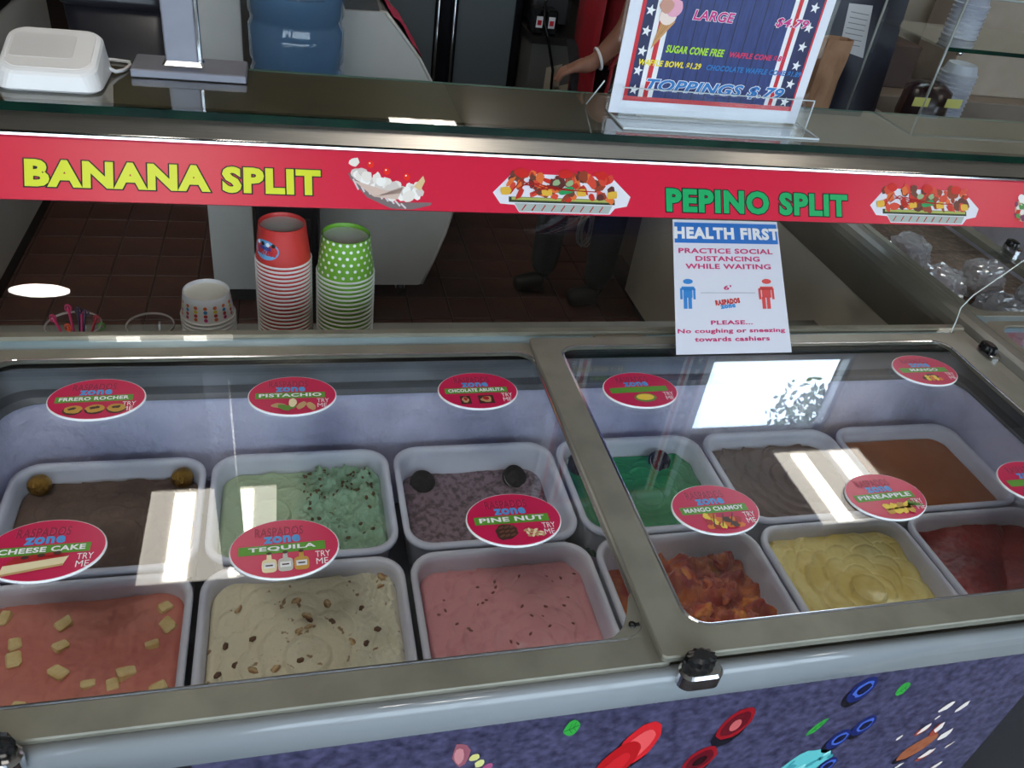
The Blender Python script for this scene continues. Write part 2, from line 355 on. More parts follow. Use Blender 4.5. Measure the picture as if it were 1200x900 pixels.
blob(q, PF, u, v, .029, .021, .0006, pr_('strawberry', 206, 30, 38), .75, 22, .03); blob(q, PF, u+.001, v, .020, .013, .0009, pr_('strawberry_in', 232, 84, 84), .75, 18, .06)
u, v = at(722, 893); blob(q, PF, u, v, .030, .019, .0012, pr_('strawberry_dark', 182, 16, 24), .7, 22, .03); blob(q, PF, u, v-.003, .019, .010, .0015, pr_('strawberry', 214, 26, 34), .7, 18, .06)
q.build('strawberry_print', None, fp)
q = MB(); u, v = at(945, 893)
blob(q, PF, u, v-.02, .045, .036, .0003, pr_('mint', 96, 186, 186), .1, 26, .06)
rn = random.Random(5)
for k in range(26): blob(q, PF, u+rn.uniform(-.036, .036), v-.016+rn.uniform(-.026, .026), rn.uniform(.003, .009), rn.uniform(.0015, .003), .0006, pr_('mint_lit' if k % 2 else 'mint_deep', *((150, 216, 212) if k % 2 else (64, 150, 156))), rn.uniform(-.4, .8), 9, .2)
q.build('mint_scoop_print', None, fp)
q = MB(); u, v = at(1075, 875)
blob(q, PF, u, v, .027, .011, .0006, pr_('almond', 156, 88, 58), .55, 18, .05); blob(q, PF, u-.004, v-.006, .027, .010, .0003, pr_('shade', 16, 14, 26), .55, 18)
for k in range(7): blob(q, PF, u+rn.uniform(-.016, .016), v+rn.uniform(-.006, .006), .004, .0006, .0009, pr_('almond_line', 118, 60, 38), .55, 6)
q.build('almond_print', None, fp)
for px, py, a, b, w_ in ((1108, 828, .011, .006, 0), (1128, 827, .009, .005, 0), (1083, 853, .010, .005, 1), (1100, 852, .008, .008, 1), (1107, 860, .011, .006, 0), (1086, 882, .012, .005, 1), (1053, 864, .005, .003, 0), (1112, 872, .007, .002, 0), (1098, 840, .004, .002, 0), (1095, 897, .009, .004, 1), (1052, 897, .007, .003, 0)):
    u, v = at(px, py); q = MB()
    if w_: blob(q, PF, u-.002, v-.003, a, b, .0009, pr_('almond_red', 150, 60, 44), .6, 9, .25)
    blob(q, PF, u, v, a*.9, b*.8, .0012, pr_('almond_white', 226, 214, 204), .6, 9, .3); q.build('almond_chip_print', None, fp)
q = MB()
for px, py, a, b, c_ in ((540, 884, .010, .013, (150, 84, 96)), (538, 886, .006, .009, (196, 130, 132)), (556, 887, .006, .004, (206, 200, 120)), (562, 894, .006, .004, (210, 206, 130)), (571, 898, .006, .004, (170, 80, 120))):
    u, v = at(px, py); blob(q, PF, u, v, a, b, .0004+.0003*(a < .009), pr_('crumb%d' % c_[1], *c_), .3, 10, .15)
q.build('petal_print', None, fp)
# latches
def latch(x, y, z, parent, rz=0):
    t = bpy.data.objects.new('latch', None); COL.objects.link(t); t.parent = parent; t.location = Vector((x, y, z))-parent_loc(parent); t.rotation_euler.z = rz
    q = MB(); q.loft([[(*p, zz) for p in rr(-.026, .026, -.016, .010, .013, 6)] for zz in (-.014, .004)]+[[(*p, .007) for p in rr(-.023, .023, -.013, .008, .011, 6)]], True, True, smooth=False); q.build('latch_base', CHROME, t, False)
    q = MB(); n = 24
    secs = []
    for r, zz in ((.020, .006), (.021, .012), (.019, .019), (.012, .022)): secs.append([((r*(1 if i % 2 else .86))*math.cos(2*PI*i/n)*.95, .004+(r*(1 if i % 2 else .86))*math.sin(2*PI*i/n)*.6, zz) for i in range(n)])
    q.loft(secs, True, True); q.build('latch_knob', BLKP, t, False); return t
for px, py in ((806, 752), (2, 845)):
    p = on_z(px, py, .905); latch(p.x, p.y-.034, .9015, fz)
p = on_z(1160, 412, .91); latch(1.276, p.y, .906, fz, PI/2)
q = MB(); q.bbox(.50, .60, 1.1105, 1.126, .8955, .905, .002); q.build('track_stop', FRAME, fz)
# ------------------------------------------------------------------ sliding glass lids
def lid(x0, x1, y0, y1, z, sl, sr, lab):
    t = thing('sliding_lid', lab, 'glass lid', ((x0+x1)/2, (y0+y1)/2, z))
    inn = (x0+sl, x1-sr, y0+.036, y1-.026)
    q = MB(); ring(q, (x0, x1, y0, y1), inn, .006, .03, z, z+.009, 8); q.build('frame', FRAME, t)
    q = MB(); ring(q, (inn[0]-.001, inn[1]+.001, inn[2]-.001, inn[3]+.001), (inn[0]+.003, inn[1]-.003, inn[2]+.003, inn[3]-.003), .03, .028, z+.0088, z+.0098, 8); q.build('edge_trim', CHROME, t)
    q = MB(); O = rr(*inn, .03, 8); q.face([(*p, z+.0075) for p in O]); q.face([(*p, z+.0035) for p in reversed(O)]); q.build('pane', G_LID, t)
    return t
lidL = lid(-.461, .392, .474, 1.109, .8915, .038, .014, 'left sliding glass lid with grey frame, under the PINE NUT card')
lidR = lid(.378, 1.254, .474, 1.109, .9015, .046, .05, 'right sliding glass lid with grey frame, under the MANGO CHAMOY card')
p = lidL
q = MB(); q.loft([[(x, y, zz) for x, y in [(.379, .51), (.379, .575), (.372, .568), (.362, .545), (.350, .525), (.335, .514), (.315, .51)]] for zz in (.8985, .9012)], True, True); q.build('corner_plate', FRAME, lidL)
q = MB(); q.lathe([(.0045, .9008), (.0045, .903)], 10, (.362, .527, 0), cap1=True); q.box(.363, .371, .525, .529, .9008, .9022); q.build('keyhole', BLKP, lidL)
# ------------------------------------------------------------------ tubs and ice cream
TW, TD, TH, TZ = .268, .222, .145, .76
q = MB()
def tsec(ins, z, r): return [(*p, z) for p in rr(-TW/2+ins, TW/2-ins, -TD/2+ins, TD/2-ins, r, 6)]
q.loft([tsec(.022, -TH, .03), tsec(.008, -.02, .036), tsec(.007, -.012, .036), tsec(.001, -.011, .04), tsec(0, -.008, .04), tsec(0, -.002, .04), tsec(.002, 0, .039), tsec(.006, 0, .036), tsec(.009, -.002, .034), tsec(.011, -.012, .032), tsec(.022, -TH+.006, .026)], True, True, smooth=True)
tub_me = None
def heap(kind, sd):
    """height function in metres over tub-local x, y"""
    rn = random.Random(sd)
    def nz(x, y, s, o=3): return noise.fractal(Vector((x*s+sd*3.1, y*s-sd*1.7, sd)), 1.0, 2.0, o, noise_basis='PERLIN_ORIGINAL')
    def rosette(cx, cy, r0, dr, amp, lim=.2):
        P = [(cx, cy, 0, 0, r0*.9)]
        k = 1
        while k*dr < lim:
            n = max(5, int(2*PI*k*dr/(r0*1.15))); ph = rn.uniform(0, 6)
            for i in range(n):
                a = ph+2*PI*i/n+rn.uniform(-.12, .12); d = k*dr*(1+rn.uniform(-.06, .06))
                P.append((cx+d*math.cos(a), cy+d*math.sin(a), math.cos(a), math.sin(a), r0*rn.uniform(.85, 1.2)))
            k += 1
        def h(x, y):
            best = -amp
            for i, (px, py, dx, dy, r) in enumerate(P):
                ex, ey = x-px, y-py; d2 = ex*ex+ey*ey
                if d2 < r*r:
                    s = (ex*dx+ey*dy)/r if i else math.sqrt(d2)/r*.9
                    e = 1-math.sqrt(d2)/r
                    v = amp*s*min(1, .55+e*9) + (0 if i else amp*.35)
                    v += amp*.7*max(0, s)*math.exp(-(e/.09)**2)
                    if v > best: best = v
            return best
        return h
    if kind == 'rosette':
        R_ = rosette(*heap.par); return lambda x, y: R_(x, y)+.0015*nz(x, y, 40)
    if kind == 'rough':
        return lambda x, y: .016*nz(x, y, 30, 4)+.006*abs(nz(x, y, 80, 3))
    if kind == 'half':
        R_ = rosette(*heap.par); s_ = heap.side
        def f(x, y):
            t = min(1, max(0, (x-s_)/.02+.5)); rough = .016*nz(x, y, 36, 5)+.010*abs(nz(x, y, 95, 3))+.006
            return R_(x, y)*(1-t)+rough*t+.001*nz(x, y, 60)
        return f
    if kind == 'scoop':       # smooth with a scooped trench
        cx, w_, d_ = heap.par
        return lambda x, y: .004*nz(x, y, 12, 4)-d_*math.exp(-((x-cx)/w_)**2)*(.7+.3*math.sin(y*60))+.0025*nz(x, y, 70, 2)
    if kind == 'flat': return lambda x, y: .0025*nz(x, y, 10, 3)
    if kind == 'ridge': return lambda x, y: .018*(abs(math.sin((x*.8-y*.55)*26+1.2*nz(x, y, 6, 2)))-.5)+.004*nz(x, y, 40, 4)
    if kind == 'chunky':
        def f(x, y):
            a = nz(x, y, 16, 2); pool = min(1, max(0, ((-.045-x)+.25*(-.01-y))/.012+.5+a))
            return (1-pool)*(.020*abs(a)*2+.016*nz(x, y, 42, 5)+.014)-pool*.004
        return f
def pull(u, v, hw, hd, r):
    m_ = max(abs(u), abs(v))
    if m_ < 1e-6: return 0, 0
    bu, bv = u/m_*hw, v/m_*hd
    qx, qy = max(-hw+r, min(hw-r, bu)), max(-hd+r, min(hd-r, bv)); dx, dy = bu-qx, bv-qy; L = math.hypot(dx, dy)
    if L > 1e-9: bu, bv = qx+dx/L*r, qy+dy/L*r
    return bu*m_, bv*m_
def icecream(cx, cy, kind, par, M, lab, lvl, sd, tilt=0, nx=130, ny=108, side=0):
    heap.par = par; heap.side = side; f = heap(kind, sd)
    dep = -.012-lvl; hw = TW/2-.0100-.085*lvl; hd = TD/2-.0100-.085*lvl
    V = []; F = []
    for j in range(ny+1):
        for i in range(nx+1):
            u, v = 2*i/nx-1, 2*j/ny-1; x, y = pull(u, v, hw, hd, .03); m_ = max(abs(u), abs(v))
            z = f(x, y); e = max(0, (m_-.93)/.07); z = z*(1-e*.75)-.006*e*e+tilt*y
            V.append((x, y, -lvl+z))
    W = nx+1
    for j in range(ny):
        for i in range(nx): F.append((j*W+i, j*W+i+1, (j+1)*W+i+1, (j+1)*W+i))
    b = [i for i in range(W)]+[j*W+nx for j in range(1, ny+1)]+[ny*W+i for i in range(nx-1, -1, -1)]+[j*W for j in range(ny-1, 0, -1)]
    k = len(V); V += [(V[a][0]*.985, V[a][1]*.985, -lvl-.04) for a in b]
    for i in range(len(b)): F.append((b[i], k+i, k+(i+1) % len(b), b[(i+1) % len(b)]))
    F.append(tuple(range(k+len(b)-1, k-1, -1)))
    q = MB(); q.raw(V, F, None, True); q.keepn = True
    o = q.build('ice_cream', M, None); o.location = (cx, cy, TZ); tag(o, lab, 'ice cream')
    def surf(x, y): return TZ-lvl+f(x, y)+tilt*y
    o_s = surf
    return o, o_s
def two(name, a, b, rough, **k): return mat('ice_'+name, S(*a), rough, 0, S(*b), **k)
def zone(name, a, b, c, s_, rough=.6, fl=None):
    """two coloured halves (left a, right b) with flecks c"""
    M = two(name, a, b, rough, scale=60, bump=.3, bscale=160); nt = M.node_tree; N = nt.nodes; L = nt.links
    tc = N.new('ShaderNodeTexCoord'); sp = N.new('ShaderNodeSeparateXYZ'); L.new(tc.outputs['Object'], sp.inputs[0])
    n = N.new('ShaderNodeTexNoise'); n.inputs['Scale'].default_value = 30; L.new(tc.outputs['Object'], n.inputs['Vector'])
    ma = N.new('ShaderNodeMath'); ma.operation = 'MULTIPLY_ADD'; L.new(n.outputs['Fac'], ma.inputs[0]); ma.inputs[1].default_value = .03; L.new(sp.outputs['X'], ma.inputs[2])
    mr = N.new('ShaderNodeMapRange'); mr.inputs['From Min'].default_value = s_; mr.inputs['From Max'].default_value = s_+.03; L.new(ma.outputs[0], mr.inputs['Value'])
    mx = N.new('ShaderNodeMix'); mx.data_type = 'RGBA'; L.new(mr.outputs[0], mx.inputs['Factor']); mx.inputs['A'].default_value = S(*a); mx.inputs['B'].default_value = S(*b)
    col = mx.outputs['Result']
    n2 = N.new('ShaderNodeTexNoise'); n2.inputs['Scale'].default_value = 75; n2.inputs['Detail'].default_value = 2; L.new(tc.outputs['Object'], n2.inputs['Vector'])
    m2 = N.new('ShaderNodeMapRange'); m2.inputs['From Min'].default_value = .66; m2.inputs['From Max'].default_value = .70; L.new(n2.outputs['Fac'], m2.inputs['Value'])
    fac = m2.outputs[0]
    if fl:      # flecks only in the right half
        mm = N.new('ShaderNodeMath'); mm.operation = 'MULTIPLY'; L.new(fac, mm.inputs[0]); L.new(mr.outputs[0], mm.inputs[1]); fac = mm.outputs[0]
    m3 = N.new('ShaderNodeMix'); m3.data_type = 'RGBA'; L.new(fac, m3.inputs['Factor']); L.new(col, m3.inputs['A']); m3.inputs['B'].default_value = S(*c)
    L.new(m3.outputs['Result'], N['Principled BSDF'].inputs['Base Color']); return M
X0, PITCH = -.275, .276
YB, YF = .905, .675
SPEC = [
 # col, row, kind, params, material, level, tilt, what
 (0, 1, 'rosette', (.02, -.02, .034, .026, .004), two('chocolate', (98, 76, 66), (112, 88, 76), .6, scale=25, bump=.4, bscale=90), .030, 0, 'dark chocolate ice cream topped with gold foil balls'),
 (1, 1, 'half', (-.05, 0, .034, .029, .006), zone('pistachio', (186, 204, 168), (158, 190, 162), (110, 100, 70), 0.0, fl=1), .032, 0, 'pale green pistachio ice cream with rough crumbly half'),
 (2, 1, 'scoop', (-.03, .03, .01), two('cookie', (152, 128, 138), (98, 80, 88), .65, scale=110, bump=.5, bscale=130, ramp=(.45, .62)), .052, .06, 'speckled purple-brown ice cream with dark round cookies'),
 (3, 1, 'rosette', (.01, -.01, .029, .021, .0058), two('mint', (46, 146, 92), (38, 128, 80), .5, scale=12), .034, 0, 'deep green mint ice cream spread in a rosette'),
 (4, 1, 'rosette', (.03, 0, .031, .023, .0068), two('cocoa', (124, 104, 100), (110, 91, 88), .6, scale=12), .030, 0, 'grey-brown chocolate ice cream in overlapping scallops'),
 (5, 1, 'flat', None, two('caramel', (176, 104, 58), (152, 86, 48), .35, scale=9, ramp=(.3, .7)), .026, 0, 'flat glossy brown caramel ice cream in the corner tub'),
 (0, 0, 'scoop', (.02, .028, .013), two('cheesecake', (214, 132, 118), (204, 116, 104), .55, scale=14, bump=.25, bscale=60), .024, 0, 'salmon pink cheesecake ice cream studded with pale cake cubes'),
 (1, 0, 'half', (.0, -.03, .033, .025, .0065), zone('almond', (230, 220, 194), (236, 230, 208), (160, 126, 92), .06), .022, 0, 'cream almond ice cream with brown nut flecks'),
 (2, 0, 'rosette', (.02, -.045, .032, .023, .0058), two('rose', (230, 160, 166), (214, 138, 146), .35, scale=50, ramp=(.55, .75)), .030, 0, 'rose pink pine nut ice cream spread in a rosette'),
 (3, 0, 'chunky', None, None, .052, 0, 'orange-red mango chamoy ice cream with chunky sauce'),
 (4, 0, 'rosette', (.01, -.015, .031, .021, .0058), two('pineapple', (240, 220, 146), (226, 198, 110), .3, scale=18), .026, .05, 'buttery yellow pineapple ice cream spread in a swirl'),
 (5, 0, 'ridge', None, two('berry', (140, 34, 38), (110, 22, 30), .45, scale=16, bump=.25, bscale=70), .030, .04, 'dark red sorbet with smooth deep ridges'),
]
chM = two('chamoy', (164, 50, 30), (214, 118, 42), .3, scale=34, bump=.5, bscale=70, ramp=(.40, .70), detail=7)
SURF = {}
TUBN = ['holding dark chocolate ice cream', 'holding pale green pistachio ice cream', 'holding speckled cookie ice cream', 'holding deep green mint ice cream', 'holding grey-brown chocolate ice cream', 'holding brown caramel ice cream',
        'holding salmon pink cheesecake ice cream', 'holding cream almond ice cream', 'holding rose pink ice cream', 'holding orange-red mango ice cream', 'holding yellow pineapple ice cream', 'holding dark red sorbet']
for k, (c, r, kind, par, M, lv, ti, what) in enumerate(SPEC):
    x, y = X0+PITCH*c, YB if r else YF
    if tub_me is None: o = q.build('tub', TUBM); tub_me = o.data
    else: o = link('tub', tub_me)
    o.location = (x, y, TZ); tag(o, 'rounded white plastic tub '+TUBN[k], 'tub', 'white ice cream tubs in the freezer')
    io, sf = icecream(x, y, kind, par, M or chM, what, lv, k+1, ti, side=(.0 if c == 1 and r else .07))
    SURF[(c, r)] = (io, sf, x, y)
# liner ledge that carries the tubs
boxobj('tub_rack', -.415, 1.245, .557, 1.03, .6, TZ-TH+.001, COLLAR, fz)
# toppings
def stuck(c, r, name, meshes, spots, z=.0):
    io, sf, x, y = SURF[(c, r)]
    for i, (u, v) in enumerate(spots):
        me = meshes[i % len(meshes)]; o = link(name, me, io)
        o.location = (u, v, sf(u, v)-TZ+z); o.rotation_euler = (random.uniform(-.4, .4), random.uniform(-.4, .4), random.uniform(0, 6))
def rock(name, rx, ry, rz, M, sd, jit=.2, sub=2):
    bm = bmesh.new(); bmesh.ops.create_icosphere(bm, subdivisions=sub, radius=1)
    for v in bm.verts:
        n = 1+jit*noise.noise(v.co*1.6+Vector((sd, sd*2, 0))); v.co = Vector((v.co.x*rx*n, v.co.y*ry*n, v.co.z*rz*n))
    me = bpy.data.meshes.new(name); bm.to_mesh(me); bm.free(); me.materials.append(M)
    for p in me.polygons: p.use_smooth = True
    return me
def cube_me(name, a, M, sd):
    bm = bmesh.new(); bmesh.ops.create_cube(bm, size=1); bmesh.ops.bevel(bm, geom=bm.edges[:], offset=.14, segments=1, affect='EDGES'); rn = random.Random(sd)
    for v in bm.verts: v.co = Vector((v.co.x*a*rn.uniform(.85, 1.15), v.co.y*a*.8*rn.uniform(.85, 1.15), v.co.z*a*.6*rn.uniform(.85, 1.1)))
    me = bpy.data.meshes.new(name); bm.to_mesh(me); bm.free(); me.materials.append(M); return me
CAKE = mat('cake_cube', S(236, 214, 156), .7, 0, S(222, 192, 128), 60)
cm = [cube_me('cake_cube', a, CAKE, i) for i, a in enumerate((.017, .021, .014, .019))]
stuck(0, 0, 'cake_cube', cm, [(.098, .07), (.104, .042), (.088, .016), (-.02, .06), (-.018, .028), (-.013, -.012), (-.046, -.052), (-.006, -.062), (.05, -.035), (.063, -.022), (.022, -.03), (-.09, .075), (-.07, .035), (-.066, .012), (-.088, -.045), (-.1, -.08), (-.105, .03), (.06, -.075), (-.058, -.08), (.104, -.05)], -.001)
FOIL = mat('gold_foil', S(178, 136, 60), .32, .85, S(140, 100, 40), 30, .9, 110)
gm = rock('gold_ball', .0165, .0165, .0155, FOIL, 3, .06, 3)
for px, py, lab in ((50, 554, 'gold foil wrapped chocolate ball beside the FRRERO ROCHER card corner of the tub'), (215, 547, 'gold foil wrapped chocolate ball next to the pistachio tub')):
    p = on_z(px, py, .748); o = link('foil_chocolate', gm); p.x = min(max(p.x, X0-.101), X0+.101); p.y = min(p.y, YB+.079)
    o.location = (p.x, p.y, SURF[(0, 1)][1](p.x-X0, p.y-YB)+.011); tag(o, lab, 'chocolate')
COOK = mat('cookie_dark', S(44, 38, 42), .6, 0, S(30, 26, 28), 60, .6, 150)
def cookie(c, r, u, v, lab, rx=.7, rz=0):
    io, sf, x, y = SURF[(c, r)]; t = thing('sandwich_cookie', lab, 'cookie', (x+u, y+v, sf(u, v)+.004)); t.rotation_euler = (rx, .1, rz)
    for z0 in (-.0065, .0025):
        q = MB(); q.lathe([(.018, z0), (.0205, z0+.001), (.0205, z0+.003), (.018, z0+.004), (.010, z0+.0045)], 18, cap0=True, cap1=True); q.build('wafer', COOK, t, False)
    q = MB(); q.lathe([(.018, -.0027), (.018, .0027)], 18); q.build('filling', mat('filling', S(200, 196, 190), .6), t, False)
cookie(2, 1, -.085, .070, 'dark round cookie near the pistachio tub in speckled ice cream', .35); cookie(2, 1, .072, .070, 'dark round cookie near the mint tub in speckled ice cream', .5, .3)
cookie(3, 1, -.094, .072, 'dark cookie at the frosty back of the green ice cream', .5); cookie(3, 1, -.068, -.074, 'dark cookie at the front of the green ice cream', .4); cookie(3, 1, .06, .071, 'dark cookie between green ice cream and cocoa tub', .6, .2)
ALM = mat('almond_slice', S(214, 184, 140), .6, 0, S(176, 130, 86), 120); NUT = mat('pecan', S(110, 76, 52), .6, 0, S(84, 54, 38), 60)
am = [rock('almond_slice', .008, .0055, .0015, ALM, 4, .15, 1), rock('nut_piece', .006, .004, .003, NUT, 6, .3, 1)]
rn = random.Random(11)
stuck(1, 0, 'almond_slice', am, [(rn.uniform(-.106, .106), rn.uniform(-.082, .084)) for k in range(26)], .0005)
CRB = mat('nut_crumb', S(112, 86, 56), .7, 0, S(84, 62, 40), 60)
cb = [rock('nut_crumb', .0042, .003, .0022, CRB, 7, .5, 1), rock('nut_crumb', .003, .0026, .002, CRB, 8, .5, 1)]
stuck(1, 1, 'nut_crumb', cb, [(rn.uniform(.0, .108), rn.uniform(.02, .086) if k % 2 else rn.uniform(-.085, .085)) for k in range(60)], .0008)
PNB = mat('pine_nut_bit', S(150, 92, 84), .6, 0, S(120, 76, 66), 60); pb_ = [rock('pine_nut_bit', .0036, .002, .0014, PNB, 3, .3, 1)]
stuck(2, 0, 'pine_nut_bit', pb_, [(rn.uniform(-.108, .108), rn.uniform(-.08, .085)) for k in range(34)], .0002)
MNG = mat('mango_chunk', S(226, 140, 46), .35, 0, S(196, 66, 34), 50); CHN = mat('chamoy_chunk', S(158, 44, 28), .3, 0, S(206, 100, 42), 60, .4, 120)
mm_ = [rock('mango_chunk', .016, .009, .006, MNG, 2, .7, 3), rock('mango_chunk', .021, .010, .007, CHN, 5, .8, 3), rock('mango_chunk', .012, .012, .005, CHN, 9, .8, 3), rock('mango_chunk', .009, .016, .006, CHN, 13, .8, 3)]
stuck(3, 0, 'mango_chunk', mm_, [(rn.uniform(-.03, .092), rn.uniform(-.072, .075)) for k in range(20)], -.001)
POOL = mat('mango_puree', S(222, 156, 50), .25, 0, S(208, 138, 44), 12)
q = MB(); blob(q, XY, -.055, -.045, .045, .05, .0, POOL, .2, 24, .12); io, sf, x, y = SURF[(3, 0)]; o = q.build('mango_puree', POOL, io, False); o.location.z = sf(-.06, -.05)-TZ+.004
# ------------------------------------------------------------------ oval flavour cards on the lids
GOLDP, TAN, DKBR, ORG, YEL, CRM, LOGO_B, LOGO_R = (mat('pic_'+n, S(*c), .4) for n, c in (('gold', (196, 150, 60)), ('tan', (196, 160, 110)), ('brown', (66, 38, 30)), ('orange', (222, 120, 40)), ('yellow', (236, 204, 70)), ('cream', (236, 222, 180)), ('blue', (70, 150, 214)), ('logo', (150, 24, 60))))
PGR = mat('pic_green', S(96, 140, 50), .4); PRD = mat('pic_red', S(170, 28, 36), .4); PWH = mat('pic_glass', S(196, 196, 186), .4)
E_W, E_H = .0625, .0462
def make_base():
    q = MB(); q.loft([[(a*(E_W+d)*1.0, b*(E_H+d), z) for a, b in [(math.cos(2*PI*i/48), math.sin(2*PI*i/48)) for i in range(48)]] for d, z in ((0, 0), (0, .0022), (-.0006, .0028))], True, True); return q
base_me = face_me = band_me = logo_me = zone_me = try_me = None
def pic(q, kind):
    F = XY; n = .0036
    def B(u, v, a, b, M, rot=0, l=0, **k): blob(q, F, u, v, a, b, n+l*.0003, M, rot, **k)
    if kind == 'balls':
        for u in (-.027, 0, .027): B(u, -.0255, .0125, .010, DKBR); B(u+.0005, -.0235, .0115, .0085, GOLDP, 0, 1, jit=.1); B(u, -.022, .006, .003, DKBR, .3, 2, jit=.3)
    elif kind == 'pistachio':
        for i, (u, v) in enumerate(((-.02, -.024), (-.004, -.029), (.012, -.026), (0, -.019), (.026, -.029), (-.012, -.031))): B(u, v, .010, .0055, (TAN, PGR, TAN, CRM, TAN, PGR)[i], .5*i, i, jit=.1)
    elif kind == 'bars':
        for u, w_ in ((-.024, .008), (.008, .012)): poly(q, F, [(u-w_, -.034), (u+w_, -.034), (u+w_, -.014), (u-w_, -.014)], n, DKBR); B(u, -.024, w_*.7, .007, TAN, 0, 1, jit=.2); B(u, -.022, w_*.4, .004, PRD, 0, 2, jit=.2)
    elif kind == 'cake':
        poly(q, F, [(-.04, -.034), (.022, -.024), (.026, -.012), (-.038, -.02)], n, CRM); poly(q, F, [(-.038, -.021), (.026, -.013), (.014, -.005), (-.028, -.010)], n+.0003, PRD)
        for i in range(6): B(-.026+i*.008, -.012+i*.0006, .004, .0025, DKBR if i % 2 else PRD, 0, 2+i)
        stroke(q, F, [(-.04, -.035), (.022, -.025)], .003, n+.0004, TAN)
    elif kind == 'bottles':
        for u, M in ((-.018, CRM), (0, PWH), (.018, GOLDP)):
            B(u, -.026, .0085, .010, M, p=4); poly(q, F, [(u-.003, -.018), (u+.003, -.018), (u+.0025, -.009), (u-.0025, -.009)], n+.0003, M); poly(q, F, [(u-.006, -.030), (u+.006, -.030), (u+.006, -.022), (u-.006, -.022)], n+.0006, WHITE); B(u, -.008, .003, .0022, DKBR, 0, 3)
            stroke(q, F, [(u-.004, -.0265), (u+.004, -.0265)], .002, n+.0012, DKBR)
    elif kind == 'cone':
        B(-.014, -.022, .015, .013, DKBR, .4, 0, jit=.14, k=18)
        for i in range(9): B(-.014+(i % 3-1)*.007, -.022+(i//3-1)*.006, .004, .0018, mat('pic_scale', S(104, 70, 52), .4), .5, 1+i)
        for i in range(14): B(.014+(i % 5)*.0045-(i//5)*.002, -.031+(i//5)*.0045, .0032, .0018, CRM if i % 2 else TAN, i, 2+i % 4)
    elif kind == 'chamoy':
        for i in range(14): B(-.02+(i % 6)*.0085, -.031+(i//6)*.0085, .0062, .005, (ORG, PRD, YEL, ORG, DKBR)[i % 5], i*.7, i % 5, jit=.25)
        for i in range(3): stroke(q, F, [(-.018+i*.012, -.034), (-.01+i*.014, -.012)], .0015, n+.002, DKBR)
    elif kind == 'pineapple':
        for i in range(8): B(-.012+(i % 4)*.011, -.030+(i//4)*.009, .007, .0058, YEL if i % 3 else GOLDP, i*.6, i % 4, jit=.2)
        for i in range(5): stroke(q, F, [(.022, -.022), (.03+i*.004, -.012-i*.003)], .0025, n+.001, PGR)
    elif kind == 'mango':
        B(-.004, -.024, .018, .010, DKBR, .2, 0, jit=.1)
        for i in range(7): B(-.012+(i % 4)*.008, -.029+(i//4)*.007, .005, .0045, ORG if i % 2 else YEL, i, 1+i % 3, jit=.2)
    elif kind == 'lime': B(0, -.022, .019, .011, PGR); B(0, -.021, .015, .008, YEL, 0, 1)
    elif kind == 'berry':
        for i in range(6): B(-.015+i*.006, -.024+(i % 2)*.005, .006, .0055, PRD if i % 2 else DKBR, 0, i % 3)
CARDS = [(114, 469, lidL, 'balls', 'FRRERO ROCHER'), (343, 465, lidL, 'pistachio', 'PISTACHIO'), (560, 459, lidL, 'bars', 'CHCOLATE ABUELITA'), (750, 458, lidR, 'lime', ''), (1083, 435, lidR, 'mango', 'MANGO'),
         (54, 646, lidL, 'cake', 'CHEESE CAKE'), (334, 644, lidL, 'bottles', 'TEQUILA'), (602, 610, lidL, 'cone', 'PINE NUT'), (838, 598, lidR, 'chamoy', 'MANGO CHAMOY'), (1037, 583, lidR, 'pineapple', 'PINEAPPLE'), (1213, 566, lidR, 'berry', '')]
WORDS = {'balls': 'reading FRRERO ROCHER with gold balls', 'pistachio': 'reading PISTACHIO with green nuts', 'bars': 'reading CHCOLATE ABUELITA with brown squares', 'lime': 'over the green mint tub, lying under the window reflection', 'mango': 'reading MANGO alone, with orange fruit picture', 'cake': 'reading CHEESE CAKE with cake slice', 'bottles': 'reading TEQUILA with three bottles',
         'cone': 'reading PINE NUT with a pine cone', 'chamoy': 'reading MANGO CHAMOY with dark orange fruit', 'pineapple': 'reading PINEAPPLE with yellow chunks', 'berry': 'over the dark red sorbet tub'}
